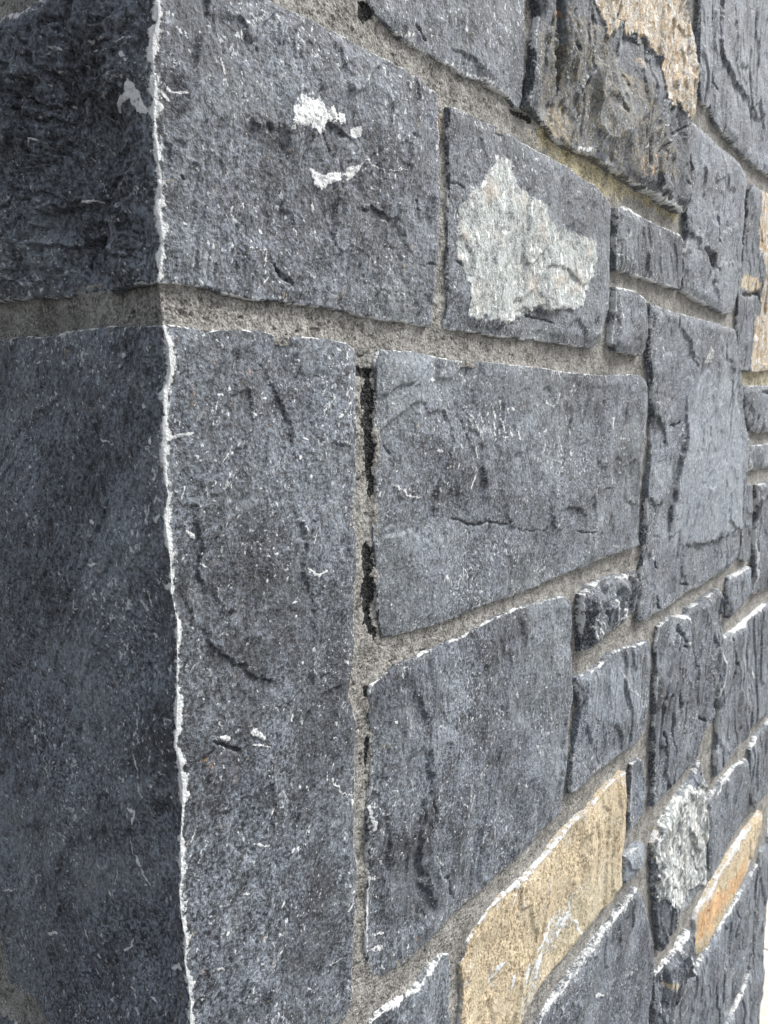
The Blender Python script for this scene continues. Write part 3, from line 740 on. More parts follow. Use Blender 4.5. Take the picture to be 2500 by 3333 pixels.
def grid_mesh(name, SS, ZZ, keep, H, attrs, mat, facemask=None, dd=None):
    """S (n), Z (m) axes; keep/H arrays (m, n)"""
    m, n = H.shape
    quad = keep[:-1, :-1] & keep[1:, :-1] & keep[:-1, 1:] & keep[1:, 1:]
    if facemask is not None: quad &= facemask
    idx = np.arange(m * n).reshape(m, n)
    q = np.stack([idx[:-1, :-1][quad], idx[:-1, 1:][quad], idx[1:, 1:][quad], idx[1:, :-1][quad]], 1)
    used = np.zeros(m * n, bool); used[q.ravel()] = True
    remap = np.cumsum(used) - 1
    q = remap[q]
    X, Y, ZW = place(SS, ZZ, H)
    co = np.stack([X.ravel()[used], Y.ravel()[used], ZW.ravel()[used]], 1)
    me = bpy.data.meshes.new(name)
    me.vertices.add(len(co)); me.vertices.foreach_set('co', co.astype(np.float32).ravel())
    nf = len(q)
    me.loops.add(nf * 4); me.loops.foreach_set('vertex_index', q.astype(np.int32).ravel())
    me.polygons.add(nf)
    me.polygons.foreach_set('loop_start', (np.arange(nf) * 4).astype(np.int32))
    me.polygons.foreach_set('loop_total', np.full(nf, 4, np.int32))
    me.polygons.foreach_set('use_smooth', np.ones(nf, bool) if dd is None else (np.minimum(np.minimum(dd[:-1, :-1], dd[1:, :-1]), np.minimum(dd[:-1, 1:], dd[1:, 1:]))[quad] > 0))
    for an, chans in attrs.items():
        at = me.attributes.new(an, 'FLOAT_COLOR', 'POINT')
        arr = np.stack([np.broadcast_to(c, H.shape).ravel()[used] for c in chans], 1)
        at.data.foreach_set('color', arr.astype(np.float32).ravel())
    me.update()
    me.materials.append(mat)
    o = bpy.data.objects.new(name, me)
    scene.collection.objects.link(o)
    return o

# ------------------------------------------------------------------ materials
class NT:
    def __init__(self, name):
        self.m = bpy.data.materials.new(name); self.m.use_nodes = True
        self.t = self.m.node_tree; self.b = self.t.nodes['Principled BSDF']
    def n(self, typ, **kw):
        nd = self.t.nodes.new(typ)
        for k, v in kw.items(): setattr(nd, k, v)
        return nd
    def put(self, sock, v):
        if hasattr(v, 'is_linked') or hasattr(v, 'links'): self.t.links.new(v, sock)
        else: sock.default_value = v
    def math(self, op, a, b=0.0, c=0.0, clamp=False):
        nd = self.n('ShaderNodeMath', operation=op, use_clamp=clamp)
        self.put(nd.inputs[0], a); self.put(nd.inputs[1], b); self.put(nd.inputs[2], c)
        return nd.outputs[0]
    def noise(self, vec, scale, detail=3, rough=0.5, dist=0.0):
        nd = self.n('ShaderNodeTexNoise'); self.put(nd.inputs['Vector'], vec)
        nd.inputs['Scale'].default_value = scale; nd.inputs['Detail'].default_value = detail
        nd.inputs['Roughness'].default_value = rough; nd.inputs['Distortion'].default_value = dist
        return nd.outputs[0]
    def smooth(self, v, a, b):
        nd = self.n('ShaderNodeMapRange', interpolation_type='SMOOTHSTEP')
        self.put(nd.inputs[0], v); nd.inputs[1].default_value = a; nd.inputs[2].default_value = b
        return nd.outputs[0]
    def lin(self, v, a, b, c, d):
        nd = self.n('ShaderNodeMapRange')
        self.put(nd.inputs[0], v)
        for i, q in enumerate((a, b, c, d)): nd.inputs[1 + i].default_value = q
        return nd.outputs[0]
    def mix(self, f, a, b, mode='MIX'):
        nd = self.n('ShaderNodeMix', data_type='RGBA', blend_type=mode)
        self.put(nd.inputs[0], f)
        for k, v in ((6, a), (7, b)):
            if isinstance(v, tuple): nd.inputs[k].default_value = (*v, 1)
            else: self.put(nd.inputs[k], v)
        return nd.outputs[2]
    def attr(self, name):
        a = self.n('ShaderNodeAttribute', attribute_name=name)
        s = self.n('ShaderNodeSeparateColor'); self.t.links.new(a.outputs['Color'], s.inputs[0])
        return s.outputs[0], s.outputs[1], s.outputs[2], a.outputs['Alpha']
    def coords(self, scl=(1, 1, 1), rot=(0, 0, 0)):
        tc = self.n('ShaderNodeTexCoord'); mp = self.n('ShaderNodeMapping')
        self.t.links.new(tc.outputs['Object'], mp.inputs[0])
        mp.inputs['Scale'].default_value = scl; mp.inputs['Rotation'].default_value = rot
        return mp.outputs[0]
    def bump(self, h, dist, strength=1.0, prev=None):
        nd = self.n('ShaderNodeBump'); self.put(nd.inputs['Height'], h)
        nd.inputs['Distance'].default_value = dist; nd.inputs['Strength'].default_value = strength
        if prev is not None: self.put(nd.inputs['Normal'], prev)
        return nd.outputs[0]

def stone_material():
    k = NT('slate_stone')
    P = k.coords()
    PS = k.coords((1.0, 1.0, 0.45), (0.0, 0.25, 0.0))
    wh, tan, blk, tone = k.attr('mask')
    film, rust, yel, cream = k.attr('mask2')
    PD = k.coords((1.0, 1.0, 0.5), (0.0, 0.7, 0.0))
    grain = k.noise(P, 430, 3, 0.75)
    grain2 = k.noise(PD, 260, 4, 0.75)
    mid = k.noise(P, 85, 6, 0.75)
    cloud = k.noise(P, 13, 5, 0.6, 0.6)
    # slate body
    v = k.math('ADD', k.math('MULTIPLY', k.math('MULTIPLY', k.math('SUBTRACT', grain, 0.5), k.lin(k.noise(P, 6, 3, 0.6), 0.35, 0.65, 3.2, 5.2)), 1.0), k.math('MULTIPLY', k.math('SUBTRACT', mid, 0.5), 1.5))
    v = k.math('ADD', v, k.math('MULTIPLY', k.math('SUBTRACT', cloud, 0.5), 1.5))
    v = k.math('ADD', v, k.math('MULTIPLY', k.math('SUBTRACT', grain2, 0.5), 2.3))
    v = k.math('MULTIPLY_ADD', v, 0.5, 0.40)
    col = k.mix(k.smooth(v, 0.0, 1.05), (0.016, 0.019, 0.023), (0.33, 0.372, 0.435))
    hue = k.noise(P, 22, 3, 0.5)
    col = k.mix(k.math('MULTIPLY', k.smooth(hue, 0.5, 0.7), 0.15), col, (0.105, 0.095, 0.125))
    warm = k.noise(P, 31, 4, 0.6)
    col = k.mix(k.math('MULTIPLY', k.smooth(warm, 0.55, 0.75), 0.25), col, (0.11, 0.12, 0.115))
    tn = k.n('ShaderNodeVectorMath', operation='SCALE'); k.put(tn.inputs[0], col); k.put(tn.inputs['Scale'], tone); col = tn.outputs[0]
    dn = k.noise(P, 7.5, 7, 0.68, 0.5)
    dust = k.math('MULTIPLY', k.smooth(dn, 0.47, 0.68), k.lin(grain2, 0.35, 0.65, 0.25, 0.85))
    col = k.mix(k.math('MULTIPLY', dust, 0.62), col, (0.37, 0.415, 0.445))
    dk = k.noise(k.coords((1, 1, 0.8), (0.4, 1.1, 0.2)), 9, 6, 0.66, 0.6)
    col = k.mix(k.math('MULTIPLY', k.smooth(dk, 0.52, 0.68), 0.45), col, (0.022, 0.025, 0.030))
    # pale film of lime on some faces
    PV = k.coords((1.0, 1.0, 0.18))
    ff = k.smooth(k.math('ADD', film, k.math('MULTIPLY', k.math('SUBTRACT', k.noise(PV, 55, 6, 0.75), 0.5), 1.6)), 0.25, 1.0)
    ff = k.math('MULTIPLY', ff, k.smooth(film, 0.02, 0.5))
    col = k.mix(ff, col, k.mix(k.smooth(grain2, 0.3, 0.7), (0.13, 0.15, 0.18), (0.345, 0.385, 0.43)))
    # small light flecks and dark pits
    dens = k.noise(P, 11, 4, 0.65)
    PF = k.coords((1.0, 1.0, 0.85), (0.0, -0.5, 0.0))
    lo = k.lin(dens, 0.38, 0.66, 0.70, 0.57)
    fl = k.math('MULTIPLY', k.smooth(k.math('SUBTRACT', k.noise(PF, 270, 3, 0.65), lo), 0.0, 0.05), 0.85)
    fl2 = k.math('MULTIPLY', k.smooth(k.math('SUBTRACT', k.noise(PD, 110, 5, 0.7, 0.8), k.math('ADD', lo, 0.04)), 0.0, 0.05), 0.8)
    fl3 = k.math('MULTIPLY', k.smooth(k.noise(PF, 175, 2, 0.6), 0.70, 0.74), 0.85)
    fl = k.math('MAXIMUM', fl, fl3)
    cn = k.noise(P, 70, 4, 0.6, 1.2)
    curl = k.smooth(k.math('ABSOLUTE', k.math('SUBTRACT', cn, 0.5)), 0.014, 0.004)
    curl = k.math('MULTIPLY', curl, k.math('MULTIPLY', k.smooth(k.noise(P, 48, 3, 0.6), 0.58, 0.64), k.smooth(k.noise(P, 330, 2, 0.6), 0.46, 0.56)))
    col = k.mix(k.math('MAXIMUM', k.math('MAXIMUM', fl, fl2), k.math('MULTIPLY', curl, 0.8)), col, (0.66, 0.70, 0.72))
    pit = k.math('MULTIPLY', k.smooth(k.noise(P, 300, 3, 0.6), 0.38, 0.30), 0.8)
    col = k.mix(pit, col, (0.014, 0.015, 0.018))
    # ochre
    to = k.smooth(k.math('ADD', tan, k.math('MULTIPLY', k.math('SUBTRACT', k.noise(P, 70, 5, 0.7), 0.5), 2.6)), 0.35, 0.8)
    tv = k.math('ADD', k.math('MULTIPLY', grain, 0.6), k.math('MULTIPLY', grain2, 0.5))
    tc = k.mix(k.smooth(tv, 0.43, 0.64), (0.19, 0.135, 0.075), (0.76, 0.635, 0.44))
    tc = k.mix(k.smooth(k.noise(P, 26, 4, 0.65), 0.42, 0.66), tc, (0.52, 0.45, 0.32))
    tc = k.mix(k.math('MULTIPLY', k.smooth(k.math('ADD', cream, k.math('MULTIPLY', k.math('SUBTRACT', k.noise(P, 20, 6, 0.75), 0.5), 2.2)), 0.2, 1.0), 0.85), tc, k.mix(k.smooth(tv, 0.40, 0.66), (0.30, 0.25, 0.16), (0.66, 0.60, 0.45)))
    tgs = k.smooth(k.noise(k.coords((1, 1, 0.45), (0, -0.5, 0)), 55, 5, 0.75), 0.56, 0.66)
    tc = k.mix(k.math('MULTIPLY', tgs, 0.7), tc, k.mix(grain2, (0.38, 0.36, 0.32), (0.80, 0.78, 0.73)))
    tc = k.mix(k.math('MULTIPLY', k.smooth(k.noise(P, 210, 3, 0.7), 0.42, 0.34), 0.75), tc, (0.10, 0.07, 0.04))
    tc = k.mix(pit, tc, (0.06, 0.045, 0.03))
    col = k.mix(to, col, tc)
    ru = k.smooth(k.math('ADD', rust, k.math('MULTIPLY', k.math('SUBTRACT', k.noise(PS, 90, 6, 0.8), 0.5), 4.0)), 0.5, 1.1)
    col = k.mix(k.math('MULTIPLY', ru, 0.9), col, k.mix(grain, (0.42, 0.20, 0.07), (0.80, 0.54, 0.30)))
    ye = k.smooth(k.math('ADD', yel, k.math('MULTIPLY', k.math('SUBTRACT', mid, 0.5), 1.4)), 0.4, 0.8)
    col = k.mix(k.math('MULTIPLY', ye, 0.75), col, k.mix(k.smooth(grain, 0.35, 0.65), (0.05, 0.038, 0.02), (0.34, 0.28, 0.15)))
    bl = k.smooth(k.math('ADD', blk, k.math('MULTIPLY', k.math('SUBTRACT', mid, 0.5), 1.0)), 0.4, 0.6)
    col = k.mix(bl, col, (0.01, 0.01, 0.01))
    # white calcite; also carries the painted sky-lit top edges of some stones
    ww = k.math('ADD', wh, k.math('MULTIPLY', k.math('SUBTRACT', k.noise(P, 170, 5, 0.8), 0.5), 2.8))
    ww = k.math('ADD', ww, k.math('MULTIPLY', k.math('SUBTRACT', grain, 0.5), 1.8))
    wf = k.math('MULTIPLY', k.smooth(ww, 0.38, 0.85), k.smooth(wh, 0.02, 0.2))
    col = k.mix(wf, col, k.mix(grain, (0.55, 0.58, 0.60), (0.86, 0.88, 0.88)))
    k.put(k.b.inputs['Base Color'], col)
    k.put(k.b.inputs['Roughness'], k.lin(grain, 0.3, 0.7, 0.5, 0.72))
    k.b.inputs['Specular IOR Level'].default_value = 0.45
    hgt = k.math('ADD', k.math('MULTIPLY', grain, 0.8), k.math('ADD', k.math('MULTIPLY', grain2, 0.7), k.math('MULTIPLY', mid, 1.5)))
    hgt = k.math('ADD', hgt, k.math('MULTIPLY', wf, 0.25))
    k.put(k.b.inputs['Normal'], k.bump(hgt, 0.0019, 1.0))
    return k.m

def crust_material():
    k = NT('mineral_crust')
    P = k.coords(); PS = k.coords((1.0, 1.0, 0.6), (0, 0.35, 0))
    wh, tan, blk, tone = k.attr('mask')
    film, rust, yel, cream = k.attr('mask2')
    grain = k.noise(P, 560, 3, 0.65); g2 = k.noise(PS, 210, 4, 0.7); mid = k.noise(P, 75, 6, 0.72); mid2 = k.noise(PS, 120, 4, 0.7)
    gv = k.math('ADD', k.math('MULTIPLY', grain, 0.5), k.math('MULTIPLY', g2, 0.55))
    pale = k.mix(k.smooth(gv, 0.36, 0.66), (0.10, 0.112, 0.115), (0.53, 0.57, 0.565))
    pale = k.mix(k.math('MULTIPLY', k.smooth(k.noise(P, 28, 4, 0.6), 0.52, 0.68), 0.5), pale, (0.52, 0.44, 0.36))
    och = k.mix(k.smooth(gv, 0.38, 0.64), (0.19, 0.125, 0.06), (0.62, 0.50, 0.34))
    och = k.mix(k.math('MULTIPLY', k.smooth(mid2, 0.44, 0.58), 0.8), och, k.mix(k.smooth(grain, 0.35, 0.65), (0.24, 0.24, 0.23), (0.80, 0.79, 0.76)))
    och = k.mix(k.math('MULTIPLY', k.smooth(k.noise(PS, 42, 5, 0.7), 0.52, 0.62), 0.75), och, k.mix(k.smooth(gv, 0.38, 0.64), (0.10, 0.05, 0.018), (0.45, 0.27, 0.10)))
    och = k.mix(k.smooth(k.noise(PS, 95, 4, 0.7), 0.62, 0.68), och, (0.05, 0.05, 0.052))
    col = k.mix(k.smooth(tan, 0.3, 0.6), pale, och)
    col = k.mix(k.math('MULTIPLY', k.smooth(k.noise(P, 140, 4, 0.7), 0.38, 0.32), 0.8), col, (0.05, 0.052, 0.055))
    eg = k.smooth(k.math('ADD', cream, k.math('MULTIPLY', k.math('SUBTRACT', k.noise(P, 110, 5, 0.75), 0.5), 2.2)), 0.2, 0.6)
    col = k.mix(eg, k.mix(k.smooth(gv, 0.4, 0.62), (0.04, 0.045, 0.055), (0.22, 0.25, 0.275)), col)
    fl = k.smooth(k.math('ADD', k.noise(PS, 150, 3, 0.6), k.math('MULTIPLY', wh, 0.09)), 0.59, 0.66)
    col = k.mix(fl, col, (0.80, 0.82, 0.80))
    k.put(k.b.inputs['Base Color'], col)
    k.b.inputs['Roughness'].default_value = 0.7
    hgt = k.math('ADD', k.math('MULTIPLY', grain, 0.8), k.math('ADD', g2, k.math('MULTIPLY', mid, 1.6)))
    k.put(k.b.inputs['Normal'], k.bump(hgt, 0.0016, 1.0))
    return k.m

def mortar_material():
    k = NT('sand_mortar')
    P = k.coords()
    wh, tan, blk, tone = k.attr('mask')
    film, rust, yel, cream = k.attr('mask2')
    grain = k.noise(P, 620, 3, 0.7); g2 = k.noise(P, 260, 3, 0.7); mid = k.noise(P, 60, 6, 0.7)
    v = k.math('ADD', k.math('MULTIPLY', k.math('SUBTRACT', grain, 0.5), 1.9), k.math('MULTIPLY', k.math('SUBTRACT', g2, 0.5), 1.1))
    v = k.math('ADD', k.math('MULTIPLY_ADD', k.math('SUBTRACT', mid, 0.5), 1.2, v), 0.5)
    col = k.mix(k.smooth(v, 0.0, 1.0), (0.07, 0.067, 0.062), (0.43, 0.42, 0.395))
    col = k.mix(k.math('MULTIPLY', k.smooth(k.noise(P, 170, 2, 0.5), 0.31, 0.25), 0.7), col, (0.03, 0.028, 0.025))
    col = k.mix(k.math('MULTIPLY', k.smooth(k.noise(P, 330, 2, 0.5), 0.68, 0.73), 0.7), col, (0.65, 0.63, 0.58))
    col = k.mix(k.math('MULTIPLY', k.smooth(k.noise(P, 14, 6, 0.7), 0.52, 0.66), 0.45), col, (0.10, 0.098, 0.09))
    col = k.mix(k.math('MULTIPLY', k.smooth(k.noise(P, 19, 6, 0.72, 0.8), 0.56, 0.68), 0.40), col, (0.52, 0.52, 0.50))
    ye = k.smooth(k.math('ADD', yel, k.math('MULTIPLY', k.math('SUBTRACT', k.noise(P, 45, 5, 0.75), 0.5), 2.6)), 0.3, 1.2)
    col = k.mix(k.math('MULTIPLY', ye, 0.85), col, k.mix(k.smooth(v, 0.1, 0.9), (0.12, 0.095, 0.035), (0.66, 0.60, 0.40)))
    col = k.mix(k.math('MULTIPLY', rust, 0.5), col, (0.28, 0.15, 0.07))
    ww = k.math('ADD', wh, k.math('MULTIPLY', k.math('SUBTRACT', g2, 0.5), 1.4))
    col = k.mix(k.math('MULTIPLY', k.smooth(ww, 0.5, 0.8), 0.7), col, (0.62, 0.61, 0.57))
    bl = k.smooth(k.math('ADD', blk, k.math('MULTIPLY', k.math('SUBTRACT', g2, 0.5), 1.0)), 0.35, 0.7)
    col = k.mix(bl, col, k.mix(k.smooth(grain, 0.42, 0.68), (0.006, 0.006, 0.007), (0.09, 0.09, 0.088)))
    k.put(k.b.inputs['Base Color'], col)
    k.b.inputs['Roughness'].default_value = 0.9
    k.b.inputs['Specular IOR Level'].default_value = 0.15
    hgt = k.math('ADD', grain, k.math('ADD', k.math('MULTIPLY', g2, 1.3), k.math('MULTIPLY', mid, 1.6)))
    k.put(k.b.inputs['Normal'], k.bump(hgt, 0.0016, 1.0))
    return k.m

def pavement_material():
    k = NT('pale_paving')
    P = k.coords()
    v = k.math('ADD', k.math('MULTIPLY', k.noise(P, 90, 5, 0.7), 0.6), k.math('MULTIPLY', k.noise(P, 2.2, 4, 0.6), 0.4))
    col = k.mix(k.smooth(v, 0.35, 0.65), (0.46, 0.44, 0.39), (0.68, 0.65, 0.58))
    br = k.n('ShaderNodeTexBrick'); k.put(br.inputs['Vector'], P)
    br.inputs['Scale'].default_value = 1.0; br.inputs['Mortar Size'].default_value = 0.006
    br.inputs['Brick Width'].default_value = 0.9; br.inputs['Row Height'].default_value = 0.6
    col = k.mix(br.outputs['Fac'], col, (0.25, 0.24, 0.21))
    k.put(k.b.inputs['Base Color'], col)
    k.b.inputs['Roughness'].default_value = 0.85
    k.put(k.b.inputs['Normal'], k.bump(v, 0.003, 0.6))
    return k.m

def ground_material():
    k = NT('dark_gravelly_ground')
    P = k.coords()
    v = k.math('ADD', k.math('MULTIPLY', k.noise(P, 160, 4, 0.7), 0.7), k.math('MULTIPLY', k.noise(P, 1.5, 4, 0.6), 0.3))
    k.put(k.b.inputs['Base Color'], k.mix(k.smooth(v, 0.35, 0.65), (0.035, 0.035, 0.035), (0.13, 0.125, 0.12)))
    k.b.inputs['Roughness'].default_value = 0.9
    k.put(k.b.inputs['Normal'], k.bump(v, 0.006, 0.8))
    return k.m
M_GROUND = ground_material()
M_STONE, M_CRUST, M_MORTAR, M_PAVE = stone_material(), crust_material(), mortar_material(), pavement_material()

# ------------------------------------------------------------------ the setting
def slab(name, x0, x1, y0, y1, z, mat, label):
    me = bpy.data.meshes.new(name)
    me.from_pydata([(x0, y0, z), (x1, y0, z), (x1, y1, z), (x0, y1, z)], [], [(0, 1, 2, 3)])
    me.materials.append(mat)
    o = bpy.data.objects.new(name, me); scene.collection.objects.link(o)
    o['kind'] = 'structure'; o['label'] = label
    return o
slab('pavement', 1.80, 600, -600, 600, GROUND + .004, M_PAVE, 'bright pale pavement past the end of the wall')
slab('ground', -600, 600, -600, 600, GROUND, M_GROUND, 'dark ground at the foot of the wall')

wall = bpy.data.objects.new('masonry_corner', None)
scene.collection.objects.link(wall)
wall.location = (0, 0, GROUND)
wall['label'] = 'corner of a dark slate rubble stone wall with grey mortar joints'
wall['category'] = 'wall'

def adopt(o, parent, root=False):
    o.parent = parent
    if parent is wall: o.location = (0, 0, -GROUND)
    return o

# ------------------------------------------------------------------ marks shared by stones and mortar
def area(P):
    x, y = P[:, 0], P[:, 1]
    return abs(np.dot(x, np.roll(y, 1)) - np.dot(y, np.roll(x, 1))) / 2

def apply_marks(marks, SS, ZZ, H, ch, crust, seed):
    for mi, mk in enumerate(marks):
        kind, P = mk[0], to_pts(mk[1])
        pad = 0.02 if kind in 'wcs' else 0.006
        if kind == 's': pad = 0.02 * mk[2] + 0.004
        if kind in 'wc': pad = mk[2] * 0.001 * 3 + 0.003
        s0, z0 = P.min(0) - pad; s1, z1 = P.max(0) + pad
        sel = (SS >= s0) & (SS <= s1) & (ZZ >= z0) & (ZZ <= z1)
        if not sel.any(): continue
        x, y = SS[sel], ZZ[sel]
        big = max(P[:, 0].max() - P[:, 0].min(), P[:, 1].max() - P[:, 1].min(), .002)
        sc = 1.0 + max(0.0, float(P[:, 0].mean())) * 1.5
        if kind in 'wcs':
            wob = min(0.0016, big * .08) * sc * (2.2 if kind == 's' else 1)
            fr = 130 / sc
            x2 = x + fbm(x * fr, y * fr, 3, seed + mi * 7) * wob
            y2 = y + fbm(x * fr + 50, y * fr, 3, seed + mi * 7 + 3) * wob
            w = mk[2] * 0.001 * (0.62 if kind != 's' else 1.25)
            if kind == 's':
                if abs(P[-1, 1] - P[0, 1]) > abs(P[-1, 0] - P[0, 0]) * .7:
                    if P[-1, 1] < P[0, 1]: P = P[::-1]
                elif P[-1, 0] > P[0, 0]: P = P[::-1]
                d, side, t = polyline(x2, y2, P)
                tap = np.clip(np.sin(np.pi * np.clip(t, 0, 1)), 0, 1) ** .6
                e = sstep(-0.0008 * sc, 0.0016 * sc, np.where(side > 0, d, -d))
                H[sel] -= tap * w * e * np.exp(-np.where(side > 0, d, 0) / (9 * w)) * .9
                H[sel] += tap * w * .25 * (1 - e) * np.exp(-d / (6 * w))
                ch['wh'][sel] = np.maximum(ch['wh'][sel], tap * .42 * np.exp(-(d / (.0006 * sc)) ** 2) * (side <= 0))
            else:
                d, side, t = polyline(x2, y2, P)
                wv = w * (0.75 + .6 * fbm(x * 220 / sc, y * 220 / sc, 2, seed + mi)) * (0.45 + .75 * np.clip(np.sin(np.pi * t), 0, 1) ** .5)
                wv = np.maximum(wv, w * .2)
                if kind == 'w':
                    ch['wh'][sel] = np.maximum(ch['wh'][sel], mk[3] * 1.4 * np.exp(-(d / (wv * 1.3)) ** 3))
                    H[sel] += .0002 * sc * np.exp(-(d / wv) ** 2)
                else:
                    H[sel] -= mk[3] * 0.0026 * np.exp(-(d / wv) ** 2)
            continue
        amp = min(.003 * sc, .10 * math.sqrt(area(P)))
        fr = 90 / sc
        d = sdf(x, y, P) + fbm(x * fr, y * fr * .8, 5, seed + mi * 13, .72) * amp * 2.4
        soft = 0.0005 * sc
        if kind == 'X':
            crust[sel] = np.maximum(crust[sel], np.where(d > 0, 1, 0)); ch['cd'][sel] = np.maximum(ch['cd'][sel], d)
            H[sel] += (0.0003 + .0005 * (mk[2] > 1)) * mk[2] * sc * sstep(0, .0012 * sc, d)
        elif kind == 'D':
            H[sel] -= mk[2] * .001 * sstep(-.001 * sc, .0035 * sc, d)
        else:
            if kind in 'F': soft = .010 * sc
            if kind in 'TOYC': soft = .003 * sc
            if kind == 'C': soft = .02
            m = sstep(-soft, soft, d) * mk[2]
            key = {'W': 'wh', 'T': 'tan', 'B': 'blk', 'F': 'film', 'O': 'rust', 'Y': 'yel', 'C': 'cream'}[kind]
            ch[key][sel] = np.maximum(ch[key][sel], m)
            if kind == 'W': H[sel] += .0003 * sc * sstep(-soft, soft * 2, d)
            if kind == 'F': H[sel] += .0006 * sstep(-soft, soft, d)
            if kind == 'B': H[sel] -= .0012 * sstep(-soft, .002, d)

def channels(shape):
    return {k: np.zeros(shape) for k in ('wh', 'tan', 'blk', 'film', 'rust', 'yel', 'cream', 'cd')}

# ------------------------------------------------------------------ stones
OUTLINES = []
def build_stone(st, seed):
    P = to_pts(st['outline']); OUTLINES.append(P)
    s0, z0 = P.min(0) - .012; s1, z1 = P.max(0) + .012
    S = axis_s(s0, s1, .0013 if s0 > .3 else .0026)
    pz = float(pitch(np.array((max(s0, 0) * .6 + s1 * .4) if s0 > 0 else 0.0))) * QUAL
    Z = np.arange(z0, z1 + pz, pz)
    SS, ZZ = np.meshgrid(S, Z)
    sc = 1.0 + max(0.0, float(P[:, 0].mean())) * 1.2
    rough = st['rough']
    d = sdf(SS, ZZ, P)
    d = d + (fbm(SS * 38, ZZ * 38, 3, seed) * .0011 + fbm(SS * 170, ZZ * 170, 3, seed + 5, .6) * .0004 * sstep(.6, .3, SS)) * min(st['rough'], 1.5) * min(sc, 1.1)
    rng = np.random.RandomState(seed)
    th = rng.uniform(-.5, .9)
    if st.get('craggy'): rough = rough * (1 + st['craggy'] * sstep(-.004, -.03, SS))
    c, s_ = math.cos(th), math.sin(th)
    U = SS * c - ZZ * s_; V = SS * s_ + ZZ * c
    ga = 1 / sc
    H = fbm(SS * 7, ZZ * 6, 3, seed + 11) * .0036 * rough
    fold = np.abs(fbm(U * 10 * ga, V * 6 * ga, 4, seed + 13, .45))
    H += (.25 - fold) * .0085 * rough * min(sc, 1.6)
    fold2 = np.abs(fbm(U * 34 * ga, V * 20 * ga, 3, seed + 17, .5))
    H += (.2 - fold2) * .0024 * rough
    t1 = fbm(U * 13 * ga, V * 6 * ga, 5, seed + 21, .42) * 2.6 + 40
    H += terrace(t1, .12) * .0018 * rough * sc
    t2 = fbm(U * 46 * ga, V * 17 * ga, 4, seed + 31, .45) * 2.2 + 40
    H += terrace(t2, .14) * .0008 * rough * sc
    if st.get('craggy'):
        cm = sstep(-.008, -.03, SS)
        t3 = fbm(SS * 17 + ZZ * 5, ZZ * 26, 4, seed + 37, .5) * 2.6 + 40
        H += cm * terrace(t3, .10) * .0055
    H += fbm(U * 110 * ga, V * 75 * ga, 3, seed + 41, .6) * .00040 * rough
    H += fbm(U * 420, V * 300, 2, seed + 51) * .00030 * rough
    if st['kind'] == 'tan': H += fbm(SS * 260, ZZ * 200, 3, seed + 61, .7) * .0004 * sc
    if st['rough'] > 2:
        H += (1 - np.abs(fbm(SS * 22, ZZ * 9, 3, seed + 71)) * 3) * .004
    ch = channels(SS.shape); crust = np.zeros(SS.shape); ch['cd'] -= 1
    # faces come back to the general plane near their edges, so the mortar never runs over them
    lim = .0012 + .010 * sstep(0, .03, d)
    H = np.where(H < 0, -lim * np.tanh(-H / lim), H * (.35 + .65 * sstep(0, .012, d)))
    H += st.get('lift', 0) * .001
    # rounded, chipped edges
    bn = fbm(SS * 45 * ga, ZZ * 45 * ga, 4, seed + 81, .6)
    w = (.0011 + .0045 * np.clip(bn, 0, 1) ** 1.3) * min(sc, 1.05) * min(st['rough'], 1.3)
    e = np.clip(1 - np.clip(d, 0, None) / w, 0, 1)
    H -= np.minimum(e ** 2 * w * .75, .0016 + .006 * sstep(.15, .75, SS))
    # outside the outline the grid is pulled back on to it and runs straight down the side of the stone
    gz, gs = np.gradient(d, Z, S)
    g2 = np.maximum(gs * gs + gz * gz, .25)
    out = np.clip(-d, 0, .009) * .86
    SW = SS + out * gs / g2; ZWp = ZZ + out * gz / g2
    side = (.0016 if s1 < .5 else .0030)
    H -= np.clip(-d / side, 0, 1) * .020
    # bare crushed edge
    ew = .0008 * st['edge'] * (1 + .30 * (sc - 1)) * (1 + 1.0 * bn)
    nrm = fbm(SS * 60 * ga, ZZ * 60 * ga, 4, seed + 91, .6)
    ch['wh'] = np.clip(.72 + nrm * 2.2, 0, 1.2) * np.exp(-(np.abs(d - .0003) / np.maximum(ew, .0003)) ** 2) * 1.0
    # limy bloom near edges, patchy
    ch['wh'] = np.maximum(ch['wh'], .34 * sstep(.012 * sc, 0, d) * (d > 0) * sstep(-.02, .35, fbm(SS * 28 * ga, ZZ * 28 * ga, 3, seed + 95)))
    if z0 < 0 or True:
        if P[:, 0].min() < 0 < P[:, 0].max():      # stone that turns the corner: crushed white arris
            wa = .0007 + .0046 * np.clip(fbm(ZZ * 45, ZZ * 0, 3, seed + 101, .6) + .15, 0, 1) + .0015 * fbm(ZZ * 190, SS * 190, 3, seed + 103, .6)
            wa = np.clip(wa * 1.25, .0006, .0036)
            off = .0006 + .0009 * fbm(ZZ * 110, ZZ * 0 + 3.3, 3, seed + 107)
            q = np.abs(SS - off)
            arr = 1.15 * np.exp(-(q / wa) ** 2) + .58 * np.exp(-(q / .0038) ** 2) * (.7 + 1.2 * fbm(ZZ * 70, SS * 20, 3, seed + 113, .6))
            ch['wh'] = np.maximum(ch['wh'], arr)
            H -= .0009 * np.exp(-(SS / .0016) ** 2) * (1 + 1.5 * bn)
            H *= .3 + .7 * sstep(0, .02, np.abs(SS))
            tex = np.exp(-(SS / .012) ** 2) * .5
            H += tex * fbm(SS * 160, ZZ * 90, 3, seed + 109, .6) * .0005
    f1 = t1 - np.floor(t1)
    lip = np.exp(-((f1 - .12) / .035) ** 2) * sstep(-.1, .3, fbm(SS * 50, ZZ * 50, 3, seed + 97))
    ch['wh'] = np.maximum(ch['wh'], .34 * lip * (d > 0))
